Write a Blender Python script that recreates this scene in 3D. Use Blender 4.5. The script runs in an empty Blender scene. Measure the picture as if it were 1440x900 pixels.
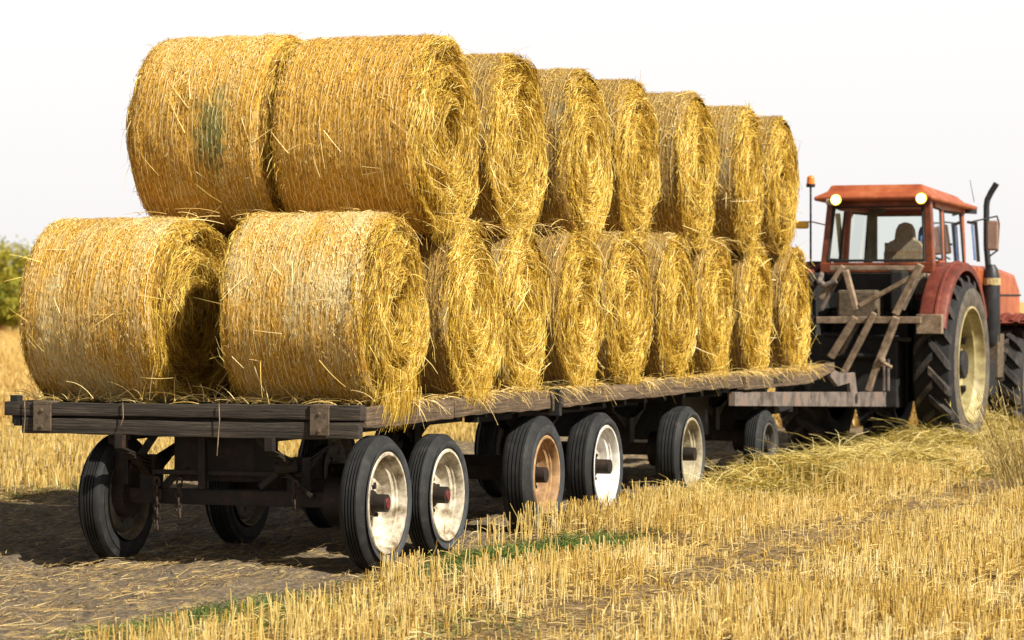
import bpy, bmesh, math, random
import numpy as np
from mathutils import Vector, Matrix
PI = math.pi
rng = np.random.default_rng(11); random.seed(11)
S = bpy.context.scene
C = S.collection

# ------------------------------------------------------------------ camera, sky, sun, exposure
CAMH = 1.63
cam = bpy.data.cameras.new('camera'); co = bpy.data.objects.new('camera', cam); C.objects.link(co)
co.location = (0, 0, CAMH); co.rotation_euler = (PI/2, 0, 0)
cam.lens = 105; cam.sensor_width = 36; cam.shift_y = -30/1440
cam.clip_start = 0.1; cam.clip_end = 3000
cam.dof.use_dof = True; cam.dof.focus_distance = 18.6; cam.dof.aperture_fstop = 4.2
S.camera = co

SUN_EL = math.radians(42)
sd = Vector((0.70, -0.58, 0)).normalized()                # direction towards the sun, over the ground
sunvec = Vector((sd.x*math.cos(SUN_EL), sd.y*math.cos(SUN_EL), math.sin(SUN_EL)))
sl = bpy.data.lights.new('sun', 'SUN'); so = bpy.data.objects.new('sun', sl); C.objects.link(so)
sl.energy = 5.0; sl.angle = math.radians(0.6); sl.color = (1.0, 0.945, 0.83)
so.rotation_euler = sunvec.to_track_quat('Z', 'Y').to_euler()
so.location = (10, -10, 20)

w = bpy.data.worlds.new('World'); S.world = w; w.use_nodes = True
nt = w.node_tree; nt.nodes.clear()
sky = nt.nodes.new('ShaderNodeTexSky'); sky.sky_type = 'NISHITA'; sky.sun_disc = False
sky.sun_elevation = SUN_EL; sky.sun_rotation = math.atan2(sd.x, sd.y)
sky.dust_density = 4.0; sky.air_density = 1.0
hs = nt.nodes.new('ShaderNodeHueSaturation'); hs.inputs['Saturation'].default_value = 0.10
mixw = nt.nodes.new('ShaderNodeMix'); mixw.data_type = 'RGBA'; mixw.inputs[0].default_value = 0.72
tc = nt.nodes.new('ShaderNodeTexCoord'); sep = nt.nodes.new('ShaderNodeSeparateXYZ')
rmp = nt.nodes.new('ShaderNodeValToRGB')                  # thin white haze layer: brightest towards the horizon
rmp.color_ramp.elements[0].position = 0.0; rmp.color_ramp.elements[0].color = (9.1, 8.88, 8.80, 1)
rmp.color_ramp.elements[1].position = 0.40; rmp.color_ramp.elements[1].color = (.75, .78, .84, 1)
e = rmp.color_ramp.elements.new(0.14); e.color = (9.1, 8.88, 8.80, 1)
nt.links.new(tc.outputs['Generated'], sep.inputs[0]); nt.links.new(sep.outputs['Z'], rmp.inputs[0])
nt.links.new(sky.outputs[0], hs.inputs['Color'])
nt.links.new(hs.outputs[0], mixw.inputs[6]); nt.links.new(rmp.outputs[0], mixw.inputs[7])
bg = nt.nodes.new('ShaderNodeBackground'); bg.inputs[1].default_value = 0.085
out = nt.nodes.new('ShaderNodeOutputWorld')
nt.links.new(mixw.outputs[2], bg.inputs[0]); nt.links.new(bg.outputs[0], out.inputs[0])

S.view_settings.view_transform = 'Standard'; S.view_settings.look = 'None'
S.view_settings.exposure = 0.72; S.view_settings.gamma = 1.0
S.render.engine = 'CYCLES'
S.cycles.max_bounces = 6; S.cycles.transparent_max_bounces = 12

# ------------------------------------------------------------------ frames
TH = math.radians(20)
O = np.array([-0.697, 18.3])
RX = np.array([math.cos(TH), -math.sin(TH)])              # wagon frame: x = to the right, y = forward
RY = np.array([math.sin(TH), math.cos(TH)])
def W2(x, y):
    p = O + x*RX + y*RY
    return (float(p[0]), float(p[1]))
def toL(X, Y):                                            # world -> wagon frame (arrays)
    dx = X-O[0]; dy = Y-O[1]
    return dx*RX[0]+dy*RX[1], dx*RY[0]+dy*RY[1]

# ------------------------------------------------------------------ materials
MATS = {}
def newmat(name):
    m = bpy.data.materials.new(name); m.use_nodes = True
    t = m.node_tree; b = t.nodes['Principled BSDF']; MATS[name] = m
    return m, t, b
def ramp(t, stops, fac):
    r = t.nodes.new('ShaderNodeValToRGB'); el = r.color_ramp.elements
    while len(el) > 1: el.remove(el[-1])
    el[0].position = stops[0][0]; el[0].color = (*stops[0][1], 1)
    for p, c in stops[1:]:
        q = el.new(p); q.color = (*c, 1)
    t.links.new(fac, r.inputs[0]); return r.outputs[0]
def noise(t, scale, vec=None, detail=4, rough=0.6, dist=0.0):
    n = t.nodes.new('ShaderNodeTexNoise'); n.inputs['Scale'].default_value = scale
    n.inputs['Detail'].default_value = detail; n.inputs['Roughness'].default_value = rough
    n.inputs['Distortion'].default_value = dist
    if vec is not None: t.links.new(vec, n.inputs['Vector'])
    return n.outputs['Fac']
def objvec(t, scale=(1,1,1), kind='Object', rnd=True):
    c = t.nodes.new('ShaderNodeTexCoord'); v = c.outputs[kind]
    if rnd:
        oi = t.nodes.new('ShaderNodeObjectInfo'); mu = t.nodes.new('ShaderNodeMath'); mu.operation = 'MULTIPLY'
        mu.inputs[1].default_value = 37.0; t.links.new(oi.outputs['Random'], mu.inputs[0])
        ad = t.nodes.new('ShaderNodeVectorMath'); ad.operation = 'ADD'
        t.links.new(v, ad.inputs[0]); t.links.new(mu.outputs[0], ad.inputs[1]); v = ad.outputs[0]
    mp = t.nodes.new('ShaderNodeMapping'); mp.inputs['Scale'].default_value = scale
    t.links.new(v, mp.inputs['Vector']); return mp.outputs[0]
def mix(t, fac, a, b, mode='MIX'):
    n = t.nodes.new('ShaderNodeMix'); n.data_type = 'RGBA'; n.blend_type = mode
    for s, i in ((fac, 0), (a, 6), (b, 7)):
        if isinstance(s, (int, float)): n.inputs[i].default_value = s
        elif isinstance(s, tuple): n.inputs[i].default_value = (*s, 1)
        else: t.links.new(s, n.inputs[i])
    return n.outputs[2]
def bump(t, b, h, strength=0.5, dist=0.01):
    n = t.nodes.new('ShaderNodeBump'); n.inputs['Strength'].default_value = strength
    n.inputs['Distance'].default_value = dist
    t.links.new(h, n.inputs['Height']); t.links.new(n.outputs[0], b.inputs['Normal'])
def smooth(t, v, a, b):
    n = t.nodes.new('ShaderNodeMapRange'); n.inputs[1].default_value = a; n.inputs[2].default_value = b
    n.interpolation_type = 'SMOOTHSTEP'; t.links.new(v, n.inputs[0]); return n.outputs[0]

def fibre_mat(name, stops, trans=0.25, rough=0.55):
    m, t, b = newmat(name)
    a = t.nodes.new('ShaderNodeAttribute'); a.attribute_name = 'tone'
    oi = t.nodes.new('ShaderNodeObjectInfo'); 
    col = ramp(t, stops, a.outputs['Fac'])
    t.links.new(col, b.inputs['Base Color']); b.inputs['Roughness'].default_value = rough
    b.inputs['Specular IOR Level'].default_value = 0.35
    if trans:
        tr = t.nodes.new('ShaderNodeBsdfTranslucent'); t.links.new(col, tr.inputs['Color'])
        ms = t.nodes.new('ShaderNodeMixShader'); ms.inputs[0].default_value = trans
        o = t.nodes['Material Output']
        t.links.new(b.outputs[0], ms.inputs[1]); t.links.new(tr.outputs[0], ms.inputs[2]); t.links.new(ms.outputs[0], o.inputs[0])
    return m
fibre_mat('straw_fibre', [(0, (.10,.045,.006)), (.25, (.34,.185,.018)), (.5, (.60,.385,.045)), (.8, (.78,.56,.10)), (1, (.88,.72,.28))], 0.18)
fibre_mat('side_fibre', [(0, (.15,.065,.007)), (.3, (.44,.225,.020)), (.65, (.72,.435,.055)), (.85, (.82,.60,.17)), (1, (.88,.76,.42))], 0.12)
fibre_mat('loose_fibre', [(0, (.40,.23,.04)), (.5, (.68,.46,.12)), (1, (.85,.68,.33))], 0.2)
fibre_mat('stubble_fibre', [(0, (.30,.16,.025)), (.3, (.60,.39,.085)), (.7, (.82,.62,.22)), (1, (.88,.76,.42))], 0.25)
fibre_mat('litter_fibre', [(0, (.16,.10,.045)), (.5, (.42,.28,.10)), (1, (.72,.56,.28))], 0.15)
fibre_mat('hay_fibre', [(0, (.06,.045,.010)), (.35, (.22,.16,.022)), (.7, (.56,.40,.07)), (1, (.84,.70,.30))], 0.25)
fibre_mat('green_fibre', [(0, (.03,.06,.012)), (.6, (.09,.16,.02)), (1, (.22,.28,.05))], 0.3)
fibre_mat('meadow_fibre', [(0, (.34,.20,.05)), (.5, (.60,.40,.12)), (1, (.76,.57,.24))], 0.25)
fibre_mat('weed_fibre', [(0, (.14,.09,.03)), (.5, (.42,.31,.10)), (1, (.70,.55,.22))], 0.2)
fibre_mat('leaf_green', [(0, (.035,.055,.008)), (.5, (.10,.13,.015)), (.85, (.22,.22,.025)), (1, (.34,.28,.04))], 0.35)
fibre_mat('leaf_yellow', [(0, (.07,.08,.008)), (.5, (.22,.22,.02)), (1, (.50,.42,.05))], 0.35)
fibre_mat('leaf_red', [(0, (.18,.06,.015)), (1, (.42,.16,.04))], 0.3)
fibre_mat('net_fibre', [(0, (.56,.36,.09)), (1, (.88,.74,.42))], 0.1)

def bale_side(name, green=False, pale=0.5, dark=1.0):
    m, t, b = newmat(name)
    vec = objvec(t, (55, 7, 1), 'UV'); f1 = noise(t, 3.0, vec, 6, .7, .4)
    vec2 = objvec(t, (1, .45, 1), 'UV'); f2 = noise(t, 3.2, vec2, 5, .65)
    vec3 = objvec(t, (9, .5, 1), 'UV'); f3 = noise(t, 3.0, vec3, 3, .6)
    col = ramp(t, [(.25, (.10,.042,.005)), (.42, (.40,.195,.018)), (.58, (.66,.38,.045)), (.78, (.80,.58,.16))], f1)
    pal = ramp(t, [(.28, (.20,.14,.06)), (.5, (.58,.45,.20)), (.75, (.86,.76,.50))], f1)
    fac = smooth(t, f2, .62-.2*pale, .80-.2*pale)
    s3 = smooth(t, f3, .52, .66)
    fm = t.nodes.new('ShaderNodeMath'); fm.operation = 'MAXIMUM'
    h = t.nodes.new('ShaderNodeMath'); h.operation = 'MULTIPLY'; h.inputs[1].default_value = .6*pale+.15
    t.links.new(s3, h.inputs[0]); t.links.new(fac, fm.inputs[0]); t.links.new(h.outputs[0], fm.inputs[1])
    col = mix(t, fm.outputs[0], col, pal)
    brn = smooth(t, noise(t, 5.0, objvec(t, (1, .6, 1), 'UV'), 5, .7), .56, .72)
    b5 = t.nodes.new('ShaderNodeMath'); b5.operation = 'MULTIPLY'; b5.inputs[1].default_value = .45; t.links.new(brn, b5.inputs[0])
    col = mix(t, b5.outputs[0], col, (.24,.12,.025))
    if green:                                             # mouldy green stain on the wrap of one bale
        c = t.nodes.new('ShaderNodeTexCoord'); mp = t.nodes.new('ShaderNodeMapping')
        mp.inputs['Location'].default_value = (-.14*5.5, 0, 0); mp.inputs['Scale'].default_value = (5.5, 2.6, 1)
        t.links.new(c.outputs['UV'], mp.inputs[0])
        ln = t.nodes.new('ShaderNodeVectorMath'); ln.operation = 'LENGTH'; t.links.new(mp.outputs[0], ln.inputs[0])
        nn = noise(t, 14, objvec(t, (1.6, .7, 1), 'UV', False), 5, .75)
        ad = t.nodes.new('ShaderNodeMath'); ad.operation = 'MULTIPLY_ADD'; ad.inputs[1].default_value = 2.6; 
        t.links.new(nn, ad.inputs[0]); t.links.new(ln.outputs['Value'], ad.inputs[2])
        g = smooth(t, ad.outputs[0], 2.15, 1.65)
        col = mix(t, g, col, (.17,.155,.035))
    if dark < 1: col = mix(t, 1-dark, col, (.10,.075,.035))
    t.links.new(col, b.inputs['Base Color']); b.inputs['Roughness'].default_value = .8
    bump(t, b, f1, .9, .012)
bale_side('bale_side_brown', pale=.5, dark=.42); bale_side('bale_side', pale=.35); bale_side('bale_side_pale', pale=.95); bale_side('bale_side_gold', pale=.1); bale_side('bale_side_green', True, .45)  # brown version: weathered tone with the shade of the bale gaps painted in
m, t, b = newmat('bale_core')
f = noise(t, 14, objvec(t, (1, 1, 1)), 6, .7)
t.links.new(ramp(t, [(.3, (.10,.045,.006)), (.6, (.34,.18,.025)), (.8, (.50,.30,.05))], f), b.inputs['Base Color'])
b.inputs['Roughness'].default_value = .9; bump(t, b, f, 1, .02)

def wood(name, dark, mid, light, sc=(1.2, 30, 30)):
    m, t, b = newmat(name)
    f = noise(t, 2.0, objvec(t, sc), 6, .7, .6); g = noise(t, 3.0, objvec(t), 4, .6)
    c = ramp(t, [(.3, dark), (.52, mid), (.75, light)], f)
    c = mix(t, smooth(t, g, .5, .75), c, tuple(x*.55 for x in mid))
    t.links.new(c, b.inputs['Base Color']); b.inputs['Roughness'].default_value = .85
    bump(t, b, f, 1.0, .016)
wood('wood_dark', (.006,.0045,.003), (.040,.029,.020), (.13,.10,.07))
wood('wood_side', (.025,.015,.008), (.13,.085,.048), (.27,.19,.11), (30, 1.2, 30))
wood('wood_deck', (.03,.02,.012), (.12,.08,.05), (.22,.16,.10), (30, 1.2, 30))
def metal(name, a, c, e, sc=14, rough=.7, metallic=0.0, spec=.4, bs=.3):
    m, t, b = newmat(name)
    f = noise(t, sc, objvec(t), 6, .7)
    t.links.new(ramp(t, [(.35, a), (.55, c), (.75, e)], f), b.inputs['Base Color'])
    b.inputs['Roughness'].default_value = rough; b.inputs['Metallic'].default_value = metallic
    b.inputs['Specular IOR Level'].default_value = spec
    bump(t, b, f, bs, .004)
metal('rust_dark', (.006,.005,.004), (.018,.011,.007), (.06,.025,.012))
metal('rust_beam', (.05,.035,.028), (.17,.14,.12), (.26,.12,.06), 5)
metal('iron_plate', (.06,.042,.026), (.13,.095,.062), (.20,.145,.09), 30)
metal('chain_rust', (.012,.008,.005), (.04,.023,.013), (.08,.045,.025), 20)
metal('black_iron', (.008,.008,.008), (.016,.015,.014), (.035,.028,.022))
metal('dusty_bar', (.10,.065,.040), (.26,.185,.12), (.42,.32,.22), 9)
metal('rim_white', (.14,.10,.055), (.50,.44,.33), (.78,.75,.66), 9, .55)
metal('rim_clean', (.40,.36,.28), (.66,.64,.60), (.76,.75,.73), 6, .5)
metal('rim_rust', (.17,.09,.04), (.34,.20,.09), (.52,.34,.18), 8)
metal('rim_tan', (.12,.10,.06), (.34,.29,.19), (.50,.44,.31), 8)
metal('rim_cream', (.20,.15,.06), (.38,.32,.15), (.56,.51,.32), 5, .5)
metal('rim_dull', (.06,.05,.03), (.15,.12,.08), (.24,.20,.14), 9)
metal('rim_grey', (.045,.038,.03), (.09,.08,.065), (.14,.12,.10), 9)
metal('tyre_rubber', (.007,.007,.007), (.014,.014,.014), (.042,.038,.033), 10, .75)
metal('tyre_wall', (.024,.026,.029), (.042,.045,.049), (.070,.068,.066), 10, .65)
metal('tractor_tyre', (.008,.008,.009), (.015,.014,.014), (.05,.04,.028), 6, .8)
metal('tractor_wall', (.05,.042,.033), (.11,.092,.070), (.19,.155,.115), 7, .85)
metal('tractor_lug', (.014,.013,.013), (.038,.032,.027), (.17,.13,.085), 8, .75)
metal('paint_red', (.08,.018,.008), (.18,.042,.015), (.30,.09,.035), 5, .42, 0, .5, .15)
metal('paint_red_dull', (.08,.016,.010), (.15,.030,.017), (.26,.085,.048), 6, .6, 0, .4, .2)
metal('paint_orange', (.24,.050,.018), (.37,.092,.032), (.46,.17,.075), 4, .45, 0, .5, .12)
metal('cab_tan', (.22,.12,.05), (.36,.20,.08), (.48,.28,.12), 6, .6)
metal('mirror_shell', (.20,.11,.08), (.32,.20,.15), (.42,.28,.22), 6, .5)
metal('muffler_black', (.010,.012,.014), (.018,.020,.022), (.04,.04,.04), 12, .5)
metal('band_gold', (.22,.16,.07), (.42,.32,.15), (.55,.44,.24), 20)
metal('interior', (.13,.12,.09), (.21,.19,.14), (.30,.27,.20), 6, .8)
metal('seat_cloth', (.22,.17,.12), (.32,.25,.18), (.42,.34,.25), 30, .9)
metal('red_cap', (.04,.010,.008), (.13,.015,.012), (.25,.04,.03), 40)
metal('bark', (.04,.03,.02), (.09,.07,.05), (.15,.12,.09), 12, .9)
metal('blue_plastic', (.10,.16,.35), (.14,.22,.45), (.2,.3,.5), 4, .5)
def glow(name, col, strength):
    m, t, b = newmat(name); b.inputs['Base Color'].default_value = (*col, 1)
    b.inputs['Emission Color'].default_value = (*col, 1); b.inputs['Emission Strength'].default_value = strength
glow('lamp_glow', (1.0, .72, .06), 1.0); glow('lamp_core', (1, .97, .62), 4.0)
m, t, b = newmat('amber'); b.inputs['Base Color'].default_value = (.85,.20,.01,1); b.inputs['Roughness'].default_value = .25
b.inputs['Subsurface Weight'].default_value = .2
m, t, b = newmat('amber_pale'); b.inputs['Base Color'].default_value = (.85,.45,.02,1); b.inputs['Roughness'].default_value = .3
m, t, b = newmat('glass'); t.nodes.remove(b)
tr = t.nodes.new('ShaderNodeBsdfTransparent'); tr.inputs[0].default_value = (.90,.93,.91,1)
gl = t.nodes.new('ShaderNodeBsdfGlossy'); gl.inputs['Roughness'].default_value = .05; gl.inputs[0].default_value = (.9,.95,.95,1)
lw = t.nodes.new('ShaderNodeLayerWeight'); lw.inputs[0].default_value = .15
ms = t.nodes.new('ShaderNodeMixShader'); t.links.new(lw.outputs['Fresnel'], ms.inputs[0])
t.links.new(tr.outputs[0], ms.inputs[1]); t.links.new(gl.outputs[0], ms.inputs[2]); t.links.new(ms.outputs[0], t.nodes['Material Output'].inputs[0])

# ground
m, t, b = newmat('ground')
v = objvec(t, (1, 1, 1), 'Object', False)
a = t.nodes.new('ShaderNodeAttribute'); a.attribute_name = 'tone'
mp = t.nodes.new('ShaderNodeMapping'); mp.inputs['Rotation'].default_value = (0, 0, TH); mp.inputs['Scale'].default_value = (1, 1, 1); t.links.new(v, mp.inputs[0])
mp2 = t.nodes.new('ShaderNodeMapping'); mp2.inputs['Scale'].default_value = (10, 1.2, 1); t.links.new(mp.outputs[0], mp2.inputs[0])
n1 = noise(t, 3, v, 8, .7); n2 = noise(t, 22, v, 6, .75); n3 = noise(t, 2.5, mp2.outputs[0], 5, .7)
soil = ramp(t, [(.3, (.055,.040,.028)), (.5, (.15,.115,.082)), (.72, (.28,.225,.165))], n2)
fld = ramp(t, [(.3, (.05,.030,.012)), (.5, (.19,.115,.042)), (.72, (.42,.28,.11))], n2)
gold = ramp(t, [(.3, (.34,.22,.08)), (.55, (.55,.38,.14)), (.8, (.66,.48,.20))], n1)
soil = mix(t, smooth(t, n3, .46, .68), soil, (.38,.27,.12))
c = mix(t, smooth(t, a.outputs['Fac'], 0, 1), soil, fld)
c = mix(t, smooth(t, a.outputs['Fac'], 1, 2), c, gold)
t.links.new(c, b.inputs['Base Color']); b.inputs['Roughness'].default_value = .95; b.inputs['Specular IOR Level'].default_value = .15
bump(t, b, n2, 1.0, .03)

# ------------------------------------------------------------------ mesh helpers
def link_mesh(name, V, F, mat, parent=None, tone=None, uv=None, smooth_=False):
    me = bpy.data.meshes.new(name)
    V = np.asarray(V, dtype=np.float32); F = np.asarray(F, dtype=np.int32)
    k = F.shape[1]
    me.vertices.add(len(V)); me.vertices.foreach_set('co', V.ravel())
    me.loops.add(F.size); me.loops.foreach_set('vertex_index', F.ravel())
    me.polygons.add(len(F)); me.polygons.foreach_set('loop_start', np.arange(0, F.size, k, dtype=np.int32))
    try: me.polygons.foreach_set('loop_total', np.full(len(F), k, dtype=np.int32))
    except Exception: pass
    if smooth_: me.polygons.foreach_set('use_smooth', np.ones(len(F), dtype=bool))
    if tone is not None:
        at = me.attributes.new('tone', 'FLOAT', 'POINT'); at.data.foreach_set('value', np.asarray(tone, dtype=np.float32))
    if uv is not None:
        ul = me.uv_layers.new(name='UVMap'); ul.data.foreach_set('uv', np.asarray(uv, dtype=np.float32)[F.ravel()].ravel())
    me.update(calc_edges=True); me.validate()
    me.materials.append(MATS[mat])
    o = bpy.data.objects.new(name, me); C.objects.link(o)
    if parent: o.parent = parent
    return o
def norm(A): return A/np.maximum(np.linalg.norm(A, axis=1, keepdims=True), 1e-9)
def ribbons(P, T, L, Wd, curve=None, seg=3, tone=None, R=rng, side=None, taper=.5):
    """many thin curved strips: start, direction, length, width, bend vector"""
    n = len(P); P = np.asarray(P, float); T = norm(np.asarray(T, float)); L = np.broadcast_to(L, n).astype(float); Wd = np.broadcast_to(Wd, n).astype(float)
    if curve is None: curve = np.zeros((n, 3))
    if tone is None: tone = R.random(n)
    if side is None: side = norm(np.cross(T, norm(R.normal(size=(n, 3)))))
    us = np.linspace(0, 1, seg+1)
    V = np.zeros((n, seg+1, 2, 3))
    for j, u in enumerate(us):
        c = P+T*(L*u)[:, None]+curve*(u*u)
        wv = side*(Wd*.5*(1-(1-taper)*u))[:, None]
        V[:, j, 0] = c-wv; V[:, j, 1] = c+wv
    base = (np.arange(n)*(seg+1)*2)[:, None]
    q = []
    for j in range(seg):
        q.append(np.stack([base[:, 0]+2*j, base[:, 0]+2*j+1, base[:, 0]+2*j+3, base[:, 0]+2*j+2], 1))
    F = np.stack(q, 1).reshape(-1, 4)
    return V.reshape(-1, 3), F, np.repeat(tone, (seg+1)*2)
def cat(parts):
    Vs, Fs, Ts = [], [], []; o = 0
    for V, F, T in parts:
        Vs.append(V); Fs.append(F+o); Ts.append(T); o += len(V)
    return np.concatenate(Vs), np.concatenate(Fs), np.concatenate(Ts)
def stalks(X, Y, Z0, H, Wd, lean, tone, R=rng):
    """upright three-sided stems"""
    n = len(X); V = np.zeros((n, 2, 3, 3)); ph = R.random(n)*2*PI
    for k in range(3):
        a = ph+k*2*PI/3
        V[:, 0, k] = np.stack([X+np.cos(a)*Wd*.6, Y+np.sin(a)*Wd*.6, Z0-.02], 1)
        V[:, 1, k] = np.stack([X+lean[:, 0]*H+np.cos(a)*Wd*.5, Y+lean[:, 1]*H+np.sin(a)*Wd*.5, Z0+H], 1)
    b_ = np.arange(n)*6
    F = np.stack([np.stack([b_+k, b_+(k+1) % 3, b_+3+(k+1) % 3, b_+3+k], 1) for k in range(3)], 1).reshape(-1, 4)
    return V.reshape(-1, 3), F, np.repeat(tone, 6)
class MB:
    def __init__(s): s.bm = bmesh.new()
    def box(s, a, b_, rz=0, bend=None):
        c = [(a[i]+b_[i])/2 for i in range(3)]; d = [abs(b_[i]-a[i]) for i in range(3)]
        M = Matrix.Translation(c) @ Matrix.Rotation(rz, 4, 'Z') @ Matrix.Diagonal((*d, 1))
        bmesh.ops.create_cube(s.bm, size=1, matrix=M); return s
    def bar(s, p, q, wx, wz, roll=0):
        p = Vector(p); q = Vector(q); d = q-p
        M = Matrix.Translation((p+q)/2) @ d.to_track_quat('Z', 'Y').to_matrix().to_4x4() @ Matrix.Rotation(roll, 4, 'Z') @ Matrix.Diagonal((wx, wz, d.length, 1))
        bmesh.ops.create_cube(s.bm, size=1, matrix=M); return s
    def cyl(s, p, q, r1, r2=None, n=16):
        p = Vector(p); q = Vector(q); d = q-p
        M = Matrix.Translation((p+q)/2) @ d.to_track_quat('Z', 'Y').to_matrix().to_4x4()
        bmesh.ops.create_cone(s.bm, cap_ends=True, segments=n, radius1=r1, radius2=r1 if r2 is None else r2, depth=d.length, matrix=M); return s
    def tube(s, pts, r, n=10):
        for i in range(len(pts)-1): s.cyl(pts[i], pts[i+1], r, r, n)
        for p in pts[1:-1]: bmesh.ops.create_icosphere(s.bm, subdivisions=2, radius=r*1.02, matrix=Matrix.Translation(p))
        return s
    def sph(s, p, r, sc=(1,1,1)):
        bmesh.ops.create_uvsphere(s.bm, u_segments=20, v_segments=12, radius=r, matrix=Matrix.Translation(p) @ Matrix.Diagonal((*sc, 1))); return s
    def lathe(s, prof, n=64, axis='x', c=(0,0,0), a0=0, a1=2*PI):
        full = abs(a1-a0-2*PI) < 1e-6; rows = []
        m_ = n if full else n+1
        for i in range(m_):
            a = a0+(a1-a0)*i/n; row = []
            for (u, r) in prof: row.append(s.bm.verts.new((c[0]+u, c[1]+r*math.cos(a), c[2]+r*math.sin(a))))
            rows.append(row)
        for i in range(n):
            A = rows[i]; B = rows[(i+1) % m_]
            for j in range(len(prof)-1): s.bm.faces.new((A[j], B[j], B[j+1], A[j+1]))
        return s
    def prism(s, poly, x0, x1):                          # poly in (y,z), extruded along x
        A = [s.bm.verts.new((x0, y, z)) for y, z in poly]; B = [s.bm.verts.new((x1, y, z)) for y, z in poly]
        n = len(poly); s.bm.faces.new(A); s.bm.faces.new(B[::-1])
        for i in range(n): s.bm.faces.new((A[i], B[i], B[(i+1) % n], A[(i+1) % n]))
        return s
    def hexa(s, v8):                                     # bottom 4, top 4
        v = [s.bm.verts.new(p) for p in v8]
        for f in ((0,3,2,1), (4,5,6,7), (0,1,5,4), (1,2,6,5), (2,3,7,6), (3,0,4,7)): s.bm.faces.new([v[i] for i in f])
        return s
    def build(s, name, mat, parent=None, bevel=0, smooth_=False, loc=None):
        bmesh.ops.recalc_face_normals(s.bm, faces=s.bm.faces)
        me = bpy.data.meshes.new(name); s.bm.to_mesh(me); s.bm.free()
        if smooth_: me.polygons.foreach_set('use_smooth', [True]*len(me.polygons))
        me.materials.append(MATS[mat]); o = bpy.data.objects.new(name, me); C.objects.link(o)
        if parent: o.parent = parent
        if loc: o.location = loc
        if bevel:
            md = o.modifiers.new('bevel', 'BEVEL'); md.width = bevel; md.segments = 2; md.limit_method = 'ANGLE'
        if smooth_:
            md = o.modifiers.new('split', 'EDGE_SPLIT'); md.split_angle = math.radians(38)
        return o
def thing(name, label, catg, loc, rz=0, group=None):
    o = bpy.data.objects.new(name, None); C.objects.link(o); o.location = loc; o.rotation_euler = (0, 0, rz)
    o.empty_display_size = .2
    o['label'] = label; o['category'] = catg
    if group: o['group'] = group
    return o
def tag(o, label, catg, kind=None, group=None):
    o['label'] = label; o['category'] = catg
    if kind: o['kind'] = kind
    if group: o['group'] = group
    return o
class Wav:                                               # cheap smooth noise in 2D
    def __init__(s, R, f, n=10):
        a = R.random(n)*2*PI; k = f*(.5+R.random(n)*1.3); s.kx = np.cos(a)*k; s.ky = np.sin(a)*k; s.p = R.random(n)*2*PI; s.n = n
    def __call__(s, x, y):
        r = 0
        for i in range(s.n): r = r+np.sin(x*s.kx[i]+y*s.ky[i]+s.p[i])
        return r/math.sqrt(s.n/2)/1.6

# ------------------------------------------------------------------ ground
wE = Wav(np.random.default_rng(2), .9); wF = Wav(np.random.default_rng(3), 5.0); wG = Wav(np.random.default_rng(4), 22.0, 14); wH = Wav(np.random.default_rng(8), 1.6)
def gz(X, Y):
    x, y = toL(X, Y)
    r = .016*wF(X, Y)+.009*wG(X, Y)+.006*wG(X*2.3, Y*2.3)
    r = r-.035*np.exp(-((x-2.0)/.22)**2) - .03*np.exp(-((x+.12)/.16)**2) - .03*np.exp(-((x+2.1)/.2)**2)
    return r
def zone(X, Y):
    x, y = toL(X, Y)
    e = .18*wE(X, Y)+.07*wF(X, Y)
    right = np.clip((x-(.18+e))/.3+.5, 0, 1)
    left = np.clip((-x-(5.3+2*e))/.6+.5, 0, 1)
    t_ = np.maximum(right, left)
    bare = np.exp(-((x-2.05+e*.8)/.5)**4)*.5
    t_ = t_*(1-bare)
    gold = np.clip((np.hypot(X, Y)-36)/10, 0, 1)
    return np.where(gold > 0, np.maximum(t_, 0)+(2-t_)*gold, t_)
def axis_coords(lo, hi, step, far):
    a = list(np.arange(lo, hi, step)); s_ = step
    up = []; v = hi
    while v < far: up.append(v); s_ *= 1.25; v += s_
    up.append(far); s_ = step; dn = []; v = lo
    while v > -far: s_ *= 1.25; v -= s_; dn.append(max(v, -far))
    return np.array(dn[::-1]+a+up)
xs = axis_coords(-8, 9, .05, 1500); ys = axis_coords(12, 36, .06, 1500)
GX, GY = np.meshgrid(xs, ys); nx, ny = len(xs), len(ys)
near = np.clip(1-(np.hypot(GX, GY-22)-22)/15, 0, 1)
GZ = gz(GX, GY)*near
idx = np.arange(nx*ny).reshape(ny, nx)
GF = np.stack([idx[:-1, :-1], idx[:-1, 1:], idx[1:, 1:], idx[1:, :-1]], -1).reshape(-1, 4)
g = link_mesh('ground', np.stack([GX, GY, GZ], -1).reshape(-1, 3), GF, 'ground', tone=zone(GX, GY).ravel(), smooth_=True)
g['kind'] = 'structure'

def in_view(X, Y, m=1.2): return (np.abs(X) < .1714*Y+m) & (Y > 13.0)
# bare places in the stubble
def keep_prob(x, y, X, Y):
    e = .16*wE(X, Y)+.06*wF(X, Y)
    p = np.where(x > .32+e+.34/(1+np.exp((y+1.6)*3))-.55/(1+np.exp(-(y-.9)*6)), 1.0, 0.0)        # edge moves in to the wheels beyond the first axle
    inA = (x > .18+e) & (x < 1.1+e) & (y > -1.0+e) & (y < 2.3+1.0*e)
    p = np.where(inA, .04, p)
    inB = np.exp(-((x-2.05+e*.8)/.48)**4)
    p = p*(1-.72*inB)
    inC = np.exp(-((x-4.6+e)/.2)**4); p = p*(1-.8*inC)
    p = p*np.clip(.8+.55*wH(X*1.3, Y*1.3), .30, 1)
    return p
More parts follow.
